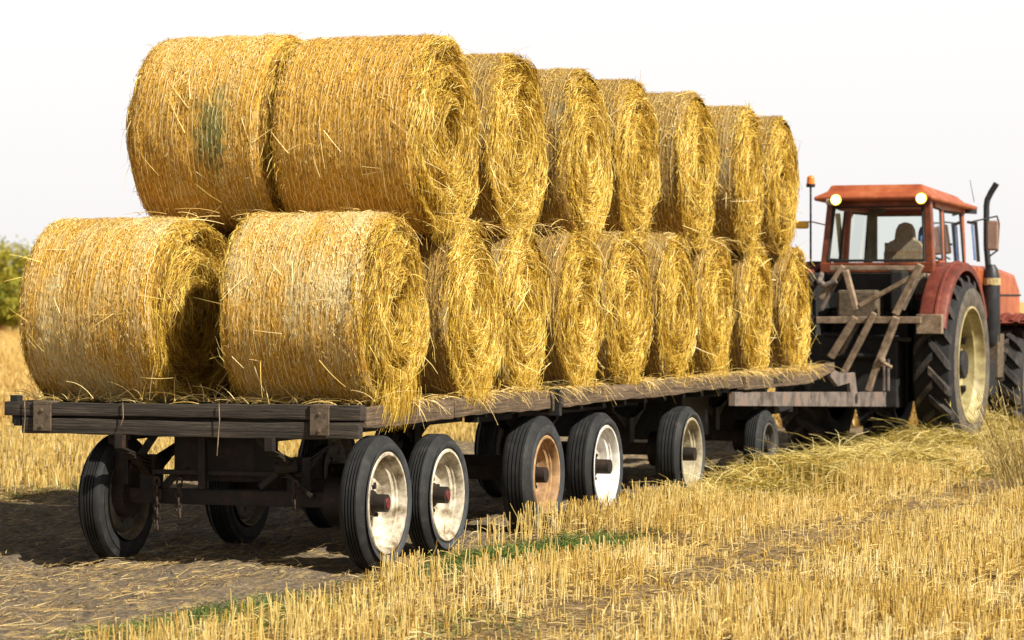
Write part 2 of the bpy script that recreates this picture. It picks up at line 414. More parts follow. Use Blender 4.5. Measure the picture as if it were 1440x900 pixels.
# right-hand stubble, in drill rows running along the wagons
def stubble_rows(x0, x1, y0, y1, pitch, dens, R):
    rows = np.arange(x0, x1, pitch); P = []
    n = int((y1-y0)*dens); x = np.repeat(rows, n)+R.normal(size=len(rows)*n)*.013
    y = R.random(len(x))*(y1-y0)+y0
    x += .03*np.sin(y*1.7+x)+.02*np.sin(y*5+x*9)
    return x, y
R1 = np.random.default_rng(21)
x, y = stubble_rows(-.4, 9, -7, 19, .165, 100, R1)
X = O[0]+x*RX[0]+y*RY[0]; Y = O[1]+x*RX[1]+y*RY[1]
cl = .5+.5*np.sin(y*38+np.sin(x*31)*6)                                      # plants stand in little clumps
k = in_view(X, Y) & (R1.random(len(X)) < keep_prob(x, y, X, Y)*(.45+.55*cl)) & ~((np.abs(x-.0) < .9) & (y > 5.2) & (R1.random(len(X)) < .8))
k &= ~((x < .12) & ((np.abs(y+.26) < .45) | (y < .75))) & ~((x < -.12))
x, y, X, Y = x[k], y[k], X[k], Y[k]; n = len(X)
H = (.145+.05*wE(X*2, Y*2)+R1.normal(size=n)*.026); H = H+.05*(x < .45)*(y > .5); H = H*(1-.6*np.exp(-((x-2.05+.12*wE(X, Y))/.48)**4)-.35*np.exp(-((x-4.3)/.4)**4)); H = np.clip(H, .03, .25)
H *= np.where(R1.random(n) < .06, .5, 1)
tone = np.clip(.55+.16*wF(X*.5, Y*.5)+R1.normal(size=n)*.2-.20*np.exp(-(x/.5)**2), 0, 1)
lean = R1.normal(size=(n, 2))*.10; lean[R1.random(n) < .05] *= 4
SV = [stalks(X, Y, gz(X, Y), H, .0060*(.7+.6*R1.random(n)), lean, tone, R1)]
# some bent leaves among them
nb = 26000; i = R1.integers(0, n, nb)
SV.append(ribbons(np.stack([X[i], Y[i], gz(X[i], Y[i])+H[i]*R1.random(nb)*.7], 1), np.c_[R1.normal(size=(nb, 2)), R1.random(nb)*.9], .05+.09*R1.random(nb), .0045,
    np.c_[np.zeros((nb, 2)), -.05*R1.random(nb)], 2, np.clip(R1.normal(.5, .22, nb), 0, 1), R1))
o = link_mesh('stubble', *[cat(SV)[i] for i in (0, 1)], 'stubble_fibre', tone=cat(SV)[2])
tag(o, 'rows of cut golden straw stubble on the right beside the wagon track', 'stubble', 'stuff')
# left-hand stubble behind the track
R2 = np.random.default_rng(22)
x, y = stubble_rows(-30, -5.0, -2, 46, .16, 22, R2)
X = O[0]+x*RX[0]+y*RY[0]; Y = O[1]+x*RX[1]+y*RY[1]
e = .3*wE(X, Y)
k = in_view(X, Y, 2.5) & (x < -5.3+e) & (Y < 44) & (R2.random(len(X)) < np.clip(.75+.4*wH(X, Y), .2, 1)); X, Y = X[k], Y[k]; n = len(X)
SL = stalks(X, Y, gz(X, Y)*0-.005, .11+.04*R2.random(n), .010*(.7+.6*R2.random(n)), R2.normal(size=(n, 2))*.15, np.clip(R2.normal(.5, .2, n), 0, 1), R2)
o = link_mesh('stubble', SL[0], SL[1], 'stubble_fibre', tone=SL[2]); tag(o, 'shorter straw stubble on the left beyond the bare track', 'stubble', 'stuff')
# far meadow
R3 = np.random.default_rng(23); n = 130000
Y = 38+110*R3.random(n)**1.6; X = (R3.random(n)*2-1)*(.1714*Y+5); 
MV = ribbons(np.stack([X, Y, np.zeros(n)], 1), np.c_[R3.normal(size=(n, 2))*.25, np.ones(n)], .22+.25*R3.random(n), .016+.012*R3.random(n), np.c_[R3.normal(size=(n, 2))*.06, np.zeros(n)], 2,
    np.clip(.5+.22*wE(X*.15, Y*.1)+R3.normal(size=n)*.18, 0, 1), R3)
o = link_mesh('dry_grass', MV[0], MV[1], 'meadow_fibre', tone=MV[2]); tag(o, 'pale gold dry grass meadow stretching back to the trees', 'dry grass', 'stuff')
# litter lying on soil and between rows
R4 = np.random.default_rng(24); n = 130000
Y = 13.5+26*R4.random(n)**1.2; X = (R4.random(n)*2-1)*(.1714*Y+1.5); x, y = toL(X, Y); zn = zone(X, Y)
st = np.clip(.5+.7*Wav(R4, 1.5)(x*3.2, y*.55), 0, 1)
k = R4.random(n) < np.where(zn > .5, .85, .26+1.3*st**2*np.clip((-.2-y)/1.5+.9, .12, 1)); X, Y = X[k], Y[k]; x, y, zn = x[k], y[k], zn[k]; n = len(X)
ang = np.where(zn > .5, R4.random(n)*2*PI, PI/2-TH+R4.normal(size=n)*.7)
L = .04+.14*R4.random(n)**2
LV = ribbons(np.stack([X, Y, gz(X, Y)+.006+.014*R4.random(n)], 1), np.c_[np.cos(ang), np.sin(ang), R4.normal(size=n)*.10+.02], L, .0045, np.c_[R4.normal(size=(n, 2))*.02, np.zeros(n)], 2,
    np.clip(R4.normal(.5, .25, n), 0, 1), R4, side=norm(np.c_[-np.sin(ang), np.cos(ang), R4.normal(size=n)*.5]))
o = link_mesh('straw_litter', LV[0], LV[1], 'litter_fibre', tone=LV[2]); tag(o, 'broken straw pieces scattered flat over the soil track', 'straw litter', 'stuff')
# green grass tufts
R5 = np.random.default_rng(25); cs = []
for (xc, yc, sx, sy, nn) in [(.42, -.1, .10, .5, 900), (.50, .9, .16, .7, 2600), (.72, 1.7, .14, .5, 1500), (.25, -3.4, .12, .7, 1200), (.7, -3.6, .2, .6, 900), (.55, -2.5, .2, .3, 400), (.1, 5.9, .3, .6, 1400), (.9, 10, .4, 2, 2500), (-5.4, 6, .3, 4, 2500), (1.6, -3.2, .2, .5, 400)]:
    cs.append(np.c_[xc+R5.normal(size=nn)*sx, yc+R5.normal(size=nn)*sy])
q = np.concatenate(cs); X = O[0]+q[:, 0]*RX[0]+q[:, 1]*RY[0]; Y = O[1]+q[:, 0]*RX[1]+q[:, 1]*RY[1]; n = len(X)
GV = ribbons(np.stack([X, Y, gz(X, Y)], 1), np.c_[R5.normal(size=(n, 2))*.6, np.ones(n)], .03+.06*R5.random(n), .006, np.c_[R5.normal(size=(n, 2))*.03, -.015*np.ones(n)], 2, None, R5)
o = link_mesh('green_grass', GV[0], GV[1], 'green_fibre', tone=GV[2]); tag(o, 'low green weeds and grass growing at the edge of the stubble', 'grass', 'stuff')
# spilled hay in a heap along the wheels
R6 = np.random.default_rng(26); n = 52000
y = 4.3+12.5*R6.random(n); hw = .25+.65*np.clip((y-4.3)/4, 0, 1); cx = .0+.55*np.clip((y-5)/6, 0, 1)
xx = cx+hw*np.clip(R6.normal(size=n)*.55, -1.3, 1.3)
ok = ~((xx < .02) & (y < 9.2)); y, xx, hw, cx = y[ok], xx[ok], hw[ok], cx[ok]; n = len(y)
X = O[0]+xx*RX[0]+y*RY[0]; Y = O[1]+xx*RX[1]+y*RY[1]
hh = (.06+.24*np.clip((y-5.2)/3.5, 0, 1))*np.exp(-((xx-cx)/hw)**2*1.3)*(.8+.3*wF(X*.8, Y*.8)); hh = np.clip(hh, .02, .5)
u = R6.random(n)**.45; a_ = R6.random(n)*2*PI
T = np.c_[np.cos(a_), np.sin(a_), R6.normal(size=n)*.35+.15]
L = .07+.22*R6.random(n)**2; q6 = R6.random(n) < .09; L[q6] *= 2; T[q6, 2] += .5
green = np.clip(.5+.6*wE(X*1.3+9, Y*1.3), 0, 1)
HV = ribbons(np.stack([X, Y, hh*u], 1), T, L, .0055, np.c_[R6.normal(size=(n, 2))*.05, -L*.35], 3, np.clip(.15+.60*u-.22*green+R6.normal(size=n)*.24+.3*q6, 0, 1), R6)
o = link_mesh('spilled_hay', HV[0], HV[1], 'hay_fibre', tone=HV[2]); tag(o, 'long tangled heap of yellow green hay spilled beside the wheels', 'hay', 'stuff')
# soft mound under it so that it is not hollow
ysm = np.linspace(4.3, 16.8, 90); vsm = np.linspace(-1, 1, 22); A, B = np.meshgrid(ysm, vsm, indexing='ij')
hwA = .25+.65*np.clip((A-4.3)/4, 0, 1); xA = .55*np.clip((A-5)/6, 0, 1)+hwA*B*1.1; xA = np.maximum(xA, -.02*(A < 9.2)+xA*(A >= 9.2))
XA = O[0]+xA*RX[0]+A*RY[0]; YA = O[1]+xA*RX[1]+A*RY[1]
ZA = np.clip((.06+.24*np.clip((A-5.2)/3.5, 0, 1))*(np.exp(-B*B*1.6)-.2)*(.75+.3*wF(XA*.8, YA*.8)), -.03, 1)*.8-.01
ii = np.arange(90*22).reshape(90, 22); FA = np.stack([ii[:-1, :-1], ii[:-1, 1:], ii[1:, 1:], ii[1:, :-1]], -1).reshape(-1, 4)
o2 = link_mesh('hay_underlayer', np.stack([XA, YA, ZA], -1).reshape(-1, 3), FA, 'hay_fibre', tone=np.clip(.18+.1*wF(XA*3, YA*3).ravel(), 0, 1), smooth_=True, parent=o)
# dry weeds at the right edge
def weed(px, Yw, nst, h, spread, label, R):
    X0 = (px-720)/4200*Yw; t_ = thing('dry_weed', label, 'weed', (X0, Yw, 0), 0, 'dry weeds at the field edge')
    n = nst; a = R.random(n)*2*PI; r = spread*.35*R.random(n)**.5
    P = np.stack([np.cos(a)*r, np.sin(a)*r, np.zeros(n)], 1); sp_ = R.random(n)*.6
    T = np.stack([np.cos(a)*sp_, np.sin(a)*sp_, np.ones(n)], 1); L = h*(.35+.65*R.random(n))
    V1 = ribbons(P, T, L, .006, np.c_[np.cos(a)*.15*L, np.sin(a)*.15*L, np.zeros(n)], 4, None, R)
    link_mesh('stem', V1[0], V1[1], 'weed_fibre', t_, V1[2])
    m_ = nst*9; i = R.integers(0, n, m_); uu = .3+.7*R.random(m_)
    P2 = P[i]+norm(T)[i]*(L[i]*uu)[:, None]+np.c_[np.cos(a[i])*.15*L[i], np.sin(a[i])*.15*L[i], np.zeros(m_)]*(uu*uu)[:, None]
    V2 = ribbons(P2, np.c_[R.normal(size=(m_, 2))*.6, np.ones(m_)], .02+.06*R.random(m_), .006, None, 2, None, R)
    link_mesh('seed_head', V2[0], V2[1], 'weed_fibre', t_, V2[2])
R7 = np.random.default_rng(27)
weed(1450, 25.5, 170, .98, .75, 'tallest dry brown weed clump at the right edge before the front tyre', R7)
weed(1425, 27.0, 90, .45, .5, 'short dry weed clump just left of the tallest weed clump', R7)

# ------------------------------------------------------------------ trees far left
def tree(X, Y, h, r, leaf, label, R, bare=False):
    t_ = thing('tree', label, 'tree', (X, Y, 0), 0, 'trees beyond the meadow')
    tb = MB().cyl((0, 0, -.2), (0, 0, h*.35), h*.04, h*.028, 9)
    pts = []
    for k in range(9):
        a = k*2.4+R.random()*.8; zz = h*(.25+.07*k); L = r*(.9-.05*k); q = (math.cos(a)*L*.75, math.sin(a)*L*.75, zz+L*.55)
        tb.cyl((0, 0, zz-.05*h), q, h*.016, h*.005, 6); pts.append(q)
    tb.cyl((0, 0, h*.34), (0.05*h, 0, h*.85), h*.028, h*.006, 8)
    tb.build('trunk', 'bark', t_)
    nc = 60; c = R.normal(size=(nc, 3)); c = norm(c)*(R.random((nc, 1))**.4); c = c*np.array([r, r, h*.38])+np.array([0, 0, h*.56])
    m_ = 9000 if not bare else 1800; i = R.integers(0, nc, m_); sz = (.26+.3*R.random(nc))*r*.6
    P = c[i]+R.normal(size=(m_, 3))*sz[i][:, None]*.55
    V = ribbons(P, R.normal(size=(m_, 3)), (.11+.10*R.random(m_)), .10, None, 1, np.clip(.15+.5*R.random(nc)[i]+.35*R.random(m_), 0, 1), R)
    link_mesh('crown', V[0], V[1], leaf, t_, V[2])
R8 = np.random.default_rng(31)
def px2(px, Y): return (px-720)/4200*Y
tree(px2(4, 140), 140, 4.6, 1.9, 'leaf_yellow', 'green bushy tree at the left edge of the photo', R8)
tree(px2(62, 146), 146, 4.6, 1.2, 'leaf_green', 'thin airy green tree half hidden behind the lower left bale', R8, True)
tree(px2(-62, 144), 144, 4.3, 1.7, 'leaf_green', 'green tree just outside the left edge, beyond the meadow', R8)
tree(px2(30, 128), 128, 2.5, 1.2, 'leaf_yellow', 'low yellowish shrub in front of the green trees', R8)
tree(px2(-5, 132), 132, 2.3, .8, 'leaf_red', 'small reddish shrub at the left edge under the green tree', R8)
tree(px2(85, 134), 134, 2.4, 1.5, 'leaf_yellow', 'second yellowish shrub, behind the lower left bale', R8)

# ------------------------------------------------------------------ round bales
def make_bale(cx, cy, cz, Lh, Rb, label, seed, nface=9000, nside=3000, body='bale_side', wfac=1.0, leftend=.35, hang=0.0, lean=0.0, Ry=None, group='round straw bales stacked on the wagons', bulge=1.0, palei=0.0, worn_shade=0.0):
    """cx = centre in wagon frame (x right), axis along x; Lh = half length"""
    R = np.random.default_rng(seed); p = W2(cx, cy)
    t_ = thing('round_bale', label, 'straw bale', (p[0], p[1], cz), -TH+lean, group)
    Ry = Ry or Rb
    wv = Wav(R, 1.5); wr = Wav(R, 9.0); ph0 = R.random()*6
    ntone = worn_shade  # darkens straw and net: weathering plus painted gap shade; negative lightens
    def rad(u, ph):
        e = 1+.014*np.sin(2*ph+ph0)+.009*np.sin(3*ph+ph0*2)+.006*wr(u*4, ph)
        end = np.clip((np.abs(u)-(Lh-.07))/.07, 0, 1)
        return Rb*e*(1-.055*end**2)
    def pos(u, ph, dr=0):
        r = rad(u, ph)+dr
        z = r*np.sin(ph); z = np.where(z < -.955*Rb, -.955*Rb+(z+.955*Rb)*.3, z)
        return np.stack([u+0*ph, r*np.cos(ph)*Ry/Rb, z], -1)
    # wrapped side
    us = np.linspace(-Lh, Lh, 60); ps = np.linspace(0, 2*PI, 145)-PI/2; U, Pp = np.meshgrid(us, ps, indexing='ij')
    dr = .0035*np.sin(U*2*PI/.036+np.sin(Pp*2)*.6)+.003*wr(U*12, Pp*7)
    V = pos(U, Pp, dr).reshape(-1, 3); ii = np.arange(60*145).reshape(60, 145)
    F = np.stack([ii[:-1, :-1], ii[1:, :-1], ii[1:, 1:], ii[:-1, 1:]], -1).reshape(-1, 4)
    uvv = np.stack([U, (Pp-PI)*Rb], -1).reshape(-1, 2)          # v = 0 where the side faces straight back
    link_mesh('wrapped_side', V, F, body, t_, uv=uvv, smooth_=True)
    # net wrap strings
    NV = []
    if nside:
        lines = np.arange(-Lh+.03, Lh-.02, .034); lines = lines+R.normal(size=len(lines))*.004
        n = len(lines); k = 110; ph = np.linspace(0, 2*PI, k+1)
        VV = []; FF = []
        Ls, PH = np.meshgrid(lines, ph, indexing='ij')
        wob = .0018*np.sin(PH*31+Ls*200)+.004*wr(Ls*5, PH*3)
        wd = .0019*wfac
        A_ = pos(Ls+wob-wd, PH, .011+.003*wr(Ls*20, PH*9)); B_ = pos(Ls+wob+wd, PH, .011+.003*wr(Ls*20, PH*9))
        VV = np.stack([A_, B_], 2).reshape(-1, 3); b0 = (np.arange(n*(k+1)).reshape(n, k+1)*2)
        FF = np.stack([b0[:, :-1], b0[:, :-1]+1, b0[:, 1:]+1, b0[:, 1:]], -1).reshape(-1, 4)
        keep = (R.random(len(FF)) < .85); FF = FF[keep]
        link_mesh('net_wrap', VV, FF, 'net_fibre', t_, np.repeat(np.clip(.5-1.5*max(ntone, 0)+.4*wr(Ls*30, PH*4), 0, 1).ravel(), 2))
        # straw pressed on the side
        n = int(nside*1.7); u = (R.random(n)*2-1)*Lh; ph = R.random(n)*2*PI
        if 'green' in body:                                                 # the mould has matted the straw there
            ok = ~((((u-.14)/.13)**2+((ph-PI)*Rb/.26)**2 < 1) & (R.random(n) < .66)); u = u[ok]; ph = ph[ok]; n = len(u)
        wp = Wav(R, 3.2, 8); wq = Wav(R, 9, 8); sh = .20*wp(u*1.6, np.sin(ph)*.8)+.10*wq(u*3.0, np.sin(ph)*.15)+palei*np.clip((u-Lh*.25)/.12, 0, 1)+palei*.5*np.clip(np.sin(ph), 0, 1)-worn_shade
        P = pos(u, ph, .003+.005*R.random(n))
        tg = np.stack([R.normal(size=n)*.45, -np.sin(ph), np.cos(ph)], 1); er = np.stack([0*ph, np.cos(ph), np.sin(ph)], 1)
        sg = np.where(R.random(n) < .5, 1, -1); tg[:, 1:] *= sg[:, None]
        L = .012+.035*R.random(n)**2.2
        a1 = ribbons(P, tg+er*.02, L, .0034*wfac, -er*(L**2/(2*Rb))[:, None]+er*.004, 2, np.clip(R.normal(.46, .25, n)+sh, 0, 1), R, side=norm(np.cross(tg, er)+er*R.normal(size=(n, 1))*.35))
        # long stray stems
        n = 46; u = (R.random(n)*2-1)*Lh; ph = PI+R.normal(size=n)*.8; P = pos(u, ph, .012); er = np.stack([0*ph, np.cos(ph), np.sin(ph)], 1)
        T = np.stack([R.normal(size=n), -np.sin(ph)*R.normal(size=n), np.cos(ph)*R.normal(size=n)], 1)+er*.10
        L = .10+.16*R.random(n); a2 = ribbons(P, T, L, .0048*wfac, -er*(L**2/(2*Rb))[:, None]*.9, 4, .8+.2*R.random(n), R)
        a = cat([a1, a2]); link_mesh('pressed_straw', a[0], a[1], 'side_fibre', t_, a[2])
    # shaggy ends
    for sg, frac in ((1, 1.0), (-1, leftend)):
        n = int(nface*1.7*frac)
        if n < 50: continue
        wa = Wav(R, 2.2, 8); wb = Wav(R, 6.0, 10); wc = Wav(R, 16.0, 12); wd = Wav(R, 3.0, 8)
        cyo, czo = R.normal()*.04, R.normal()*.04
        def bul(r, ph):
            q = np.clip(r/Rb, 0, 1.2); yy = r*np.cos(ph); zz = r*np.sin(ph)
            ring = np.sin(r*34+ph+1.2*np.sin(ph+ph0)+1.4*wa(yy*2, zz*2))
            return (.045*(1-q**3)+.034*ring*np.clip(q*2, 0, 1)+.026*wb(yy*1.3, zz*1.3)+.012*wc(yy, zz)-.14*np.exp(-((yy-cyo)**2+(zz-czo)**2*.35)/.006)+.01)*(bulge if sg > 0 else .6)
        rs = np.linspace(0.001, Rb*.965, 26); pp = np.linspace(0, 2*PI, 73); Rr, Ph = np.meshgrid(rs, pp, indexing='ij')
        z = Rr*np.sin(Ph); z = np.maximum(z, -.955*Rb)
        V = np.stack([sg*(Lh-.035+bul(Rr, Ph)), Rr*np.cos(Ph)*Ry/Rb, z], -1).reshape(-1, 3); ii = np.arange(26*73).reshape(26, 73)
        F = np.stack([ii[:-1, :-1], ii[1:, :-1], ii[1:, 1:], ii[:-1, 1:]], -1).reshape(-1, 4)
        core = link_mesh('bale_end', V, F, 'bale_core', t_, smooth_=True)
        # fibres following the windings
        q = R.random(n); r = Rb*np.sqrt(q)*.985
        if sg < 0: r = Rb*(1-.45*q**1.5)
        ph = R.random(n)*2*PI
        # fibres gather in locks
        nl = max(60, n//26); lr = Rb*np.sqrt(R.random(nl)); lp = R.random(nl)*2*PI; la = R.normal(size=nl)*.28; lt = R.normal(size=nl)*.15
        li = R.integers(0, nl, n); lock = R.random(n) < .75
        r = np.where(lock, lr[li]+R.normal(size=n)*.018, r); ph = np.where(lock, lp[li]+R.normal(size=n)*.05/np.maximum(r, .1), ph); r = np.clip(np.abs(r), .01, Rb*.985)
        er = np.stack([0*ph, np.cos(ph), np.sin(ph)], 1); tg = np.stack([0*ph, -np.sin(ph), np.cos(ph)], 1)
        sgn = np.where(np.cos(ph) > 0, -1.0, 1.0)                           # stems tend to hang down both flanks
        sgn = np.where(R.random(n) < .25, -sgn, sgn)
        ang = .24*wa(r*np.cos(ph)*3, r*np.sin(ph)*3)+np.where(lock, la[li], 0)+R.normal(size=n)*.20
        ux = np.array([sg, 0, 0.])
        T = tg*(sgn*np.cos(ang))[:, None]+er*np.sin(ang)[:, None]+ux*(.02+.07*np.abs(R.normal(size=n)))[:, None]+np.array([0, 0, -.02-hang*.08])
        L = .028+.085*R.random(n)**1.6; lng = R.random(n) < .02; L[lng] *= 2.2; T[lng] += ux*.35+R.normal(size=(lng.sum(), 3))*.3
        up = R.random(n)
        P = np.stack([sg*(Lh-.03+bul(r, ph)+.030*up), r*np.cos(ph)*Ry/Rb, np.maximum(r*np.sin(ph), -.96*Rb)], 1)
        cur = -er*(L**2/(2*np.maximum(r, .12)))[:, None]*.8-ux*(.35*L)[:, None]*.5+np.array([0, 0, -1.])*(L*.05)[:, None]
        tone = np.clip(.36+.26*up+np.where(lock, lt[li], 0)+.12*wd(r*np.cos(ph)*2, r*np.sin(ph)*2)+R.normal(size=n)*.20+lng*.25, 0, 1)
        a1 = ribbons(P, T, L, .0037*wfac*(.7+.6*R.random(n)), cur, 2, tone, R)
        # fringe round the rim
        n = int(nface*(.22 if bulge == 1 else .13)*(1 if sg > 0 else .7)); ph = R.random(n)*2*PI; ph = np.where(R.random(n) < .35, PI/2+R.normal(size=n)*.5, ph)
        er = np.stack([0*ph, np.cos(ph), np.sin(ph)], 1); tg = np.stack([0*ph, -np.sin(ph), np.cos(ph)], 1)
        u = sg*(Lh-.11*R.random(n)**1.3); P = pos(u, ph, -.01)
        T = er*(.15+.30*np.abs(R.normal(size=n)))[:, None]+ux*(.5*R.random(n)-.05)[:, None]+tg*R.normal(size=(n, 1))*.9
        L = .02+.045*R.random(n)**1.4; L[R.random(n) < .04] *= 2.2
        a2 = ribbons(P, T, L, .0037*wfac, np.array([0, 0, -1.])*(L*.25)[:, None]-er*(L*.25)[:, None], 3, np.clip(R.normal(.42, .2, n), 0, 1), R)
        pr = [a1, a2]
        if hang > 0 and sg > 0:                                             # a mane sagging over the lower rim
            n = int(900*hang); yy = R.normal(size=n)*.13+.02; zz = -Rb*.93+R.random(n)*.35*Rb
            P = np.stack([Lh+.02+.05*R.random(n), yy, zz], 1); T = np.c_[.10+.15*R.random(n), R.normal(size=n)*.22, -np.ones(n)]
            L = .03+.09*R.random(n)+.07*(hang > 1); pr.append(ribbons(P, T, L, .0038*wfac, np.c_[-.05*np.ones(n), R.normal(size=n)*.03, -.02*np.ones(n)], 3, np.clip(R.normal(.6, .18, n), 0, 1), R))
        a = cat(pr); link_mesh('straw_end', a[0], a[1], 'straw_fibre', t_, a[2])
    return t_
DECK = .985
Rl = .592; zl = DECK+Rl*.955
LOW = [0, 1.36, 2.42, 3.60, 4.72, 5.95, 7.12, 8.50, 9.80]
lowlab = ['lower row bale at the rear right corner, its shaggy end drooping over the deck edge',
 'second bale of the lower right row, dark gap between it and the corner bale',
 'third bale of the lower right row, counting from the rear boards',
 'fourth bale of the lower right row, counting from the rear boards',
 'fifth bale of the lower right row, the middle one of its nine',
 'sixth bale of the lower right row, counting from the rear boards',
 'seventh bale of the lower right row, third from the tractor',
 'lower row bale second from the tractor, standing on the raised front boards',
 'lower row bale nearest the tractor, at the front end of the deck']
for i, s in enumerate(LOW):
    q = rng.normal()
    make_bale(-.50+.02*q-(.0 if i else -.0), s, zl+(0 if i < 7 else -.03), .455, Rl*(1 if i < 7 else .985), lowlab[i], 100+i,
              nface=[15000, 12000, 11000, 10000, 9500, 9000, 8500, 8000, 8000][i], nside=[9000, 3000, 2000, 1500, 1500, 1200, 1200, 1200, 1200][i],
              body='bale_side_brown' if i else 'bale_side_pale', worn_shade=.34 if i else -.08,
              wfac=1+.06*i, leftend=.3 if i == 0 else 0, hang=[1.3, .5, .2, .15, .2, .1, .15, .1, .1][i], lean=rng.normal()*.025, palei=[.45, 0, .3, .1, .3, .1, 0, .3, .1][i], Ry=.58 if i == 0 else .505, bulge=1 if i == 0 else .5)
UPP = [.80, 2.30, 3.72, 5.07, 6.62, 8.15, 9.25]
upplab = ['large upper bale at the right rear, with golden wrapped side and thick shaggy rim',
 'second upper bale of the right row, directly in front of the large golden one',
 'third upper bale of the right row, counting from the rear',
 'fourth upper bale of the right row, middle of the seven',
 'fifth upper bale of the right row, counting from the rear',
 'upper bale second from the tractor, broad ragged end',
 'upper bale nearest the tractor, a thin sliver at the end of the top row']
Ru = .645
for i, s in enumerate(UPP):
    r = Ru if i < 6 else .63
    make_bale(-.485+.02*rng.normal()+(.03 if i in (5,) else 0), s, 2.668-(0.02 if i == 6 else 0), .45 if i else .47, r, upplab[i], 200+i,
              nface=[15000, 12000, 10500, 10000, 9500, 9500, 7000][i], nside=[9500, 5000, 4000, 3500, 3000, 3000, 2000][i],
              body='bale_side_brown' if i else 'bale_side_gold', worn_shade=.28 if i else 0,
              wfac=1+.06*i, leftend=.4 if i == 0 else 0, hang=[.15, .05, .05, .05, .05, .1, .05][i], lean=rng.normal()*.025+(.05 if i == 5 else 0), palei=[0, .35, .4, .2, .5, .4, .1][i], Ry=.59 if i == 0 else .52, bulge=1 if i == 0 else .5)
make_bale(-1.86, 0.0, zl, .455, Rl, 'lower row bale at the rear left corner, pale gold wrap and shaded right end', 300, 9000, 9500, 'bale_side_pale', 1.0, .6, palei=.15, worn_shade=-.10)
make_bale(-1.485, .80, 2.70, .455, Ru, 'upper bale at the left rear, with a green mouldy stain on its wrap', 301, 7000, 9500, 'bale_side_green', 1.0, .8, palei=.25)
# the left-hand column goes on behind (copies of two light bales)
hl = 'lower left row bale hidden between the rear left bale and the tractor'; hu = 'upper left row bale hidden behind the stained upper bale'
b1 = make_bale(-1.86, 1.36, zl, .455, Rl, hl, 310, 2200, 900, 'bale_side', 1.6, .6, group='hidden bales of the lower left row')
b2 = make_bale(-1.53, 2.30, 2.668, .455, Ru, hu, 311, 2200, 900, 'bale_side', 1.6, .6, group='hidden bales of the upper left row')
def copy_tree(o, parent=None):
    c = o.copy(); C.objects.link(c); c.parent = parent
    for ch in o.children: copy_tree(ch, c)
    return c
for b0, cx, lst, z in ((b1, -1.86, LOW[2:], zl), (b2, -1.53, UPP[2:], 2.668)):
    for s in lst:
        c = copy_tree(b0); p = W2(cx, s); c.location = (p[0], p[1], z)

# ------------------------------------------------------------------ wagon wheels
def wheel(parent, x, y, r, rimmat, side=1, width=.155, rimr=.28, name='wheel', capred=False, disc=True, tilt=0.0, hubl=.0):
    """outer face at x (wagon frame), side=+1 faces right; returns wheel part with sub-parts"""
    w_ = width; s = side
    prof = [(-.012, rimr-.01), (.0, rimr+.012), (.004, rimr+.03), (.012, rimr+.05), (.016, (rimr+r)/2), (.010, r-.06), (-.002, r-.035), (-.006, r-.03), (-.012, r-.014), (-.028, r-.002)]
    gro = []
    nr = 5; a = -.030; bnd = -w_+.030; st = (bnd-a)/nr
    for k in range(nr):
        gro += [(a+st*k, r), (a+st*(k+1)-(-.010), r+.001), (a+st*(k+1)-(-.009), r-.011), (a+st*(k+1)-(-.001), r-.011)] if k < nr-1 else [(a+st*k, r), (bnd, r-.001)]
    prof = prof+gro+[(-w_+.012, r-.014), (-w_, r-.06), (-w_-.004, (rimr+r)/2), (-w_+.01, rimr-.01)]
    prof = [(u*s, rr) for u, rr in prof]
    t_ = MB().lathe(prof, 72).build(name, 'tyre_rubber', parent, smooth_=True, loc=(x, y, r-.014))
    # lighter weathered side wall ring
    MB().lathe([(s*(.0085), r-.062), (s*.0195, (rimr+r)/2+.01), (s*.0195, (rimr+r)/2-.01), (s*.0075, rimr+.028)], 72).build('side_wall', 'tyre_wall', t_, smooth_=True)
    rp = [(.004, rimr+.016), (.012, rimr+.010), (.010, rimr-.004), (-.012, rimr-.018), (-.038, rimr-.020), (-.044, rimr-.032), (-.056, rimr-.034), (-.064, rimr-.056), (-.118, rimr-.064), (-.132, rimr-.078), (-.138, rimr-.10), (-.126, .125), (-.105, .10), (-.105, .0)]
    rim = MB().lathe([(u*s, rr) for u, rr in rp], 64).build('rim', rimmat, t_, smooth_=True)
    hb = MB().cyl((-.13*s, 0, 0), (.005*s+hubl*s, 0, 0), .056, .054, 20).cyl((-.12*s, 0, 0), (-.085*s, 0, 0), .082, .075, 20)
    for k in range(6): 
        a = k*PI/3; hb.cyl((-.115*s, .10*math.cos(a), .10*math.sin(a)), (-.085*s, .10*math.cos(a), .10*math.sin(a)), .013, .013, 6)
    for k in range(6):
        a = k*PI/3+.5; hb.cyl((-.134*s, .155*math.cos(a), .155*math.sin(a)), (-.1245*s, .155*math.cos(a), .155*math.sin(a)), .020, .020, 12)
    hb.build('hub', 'rust_dark', t_, smooth_=True)
    if capred: MB().cyl((.006*s, 0, 0), (.014*s, 0, 0), .034, .030, 20).build('hub_cap', 'red_cap', t_)
    t_.rotation_euler = (random.random()*6, 0, tilt)
    return t_

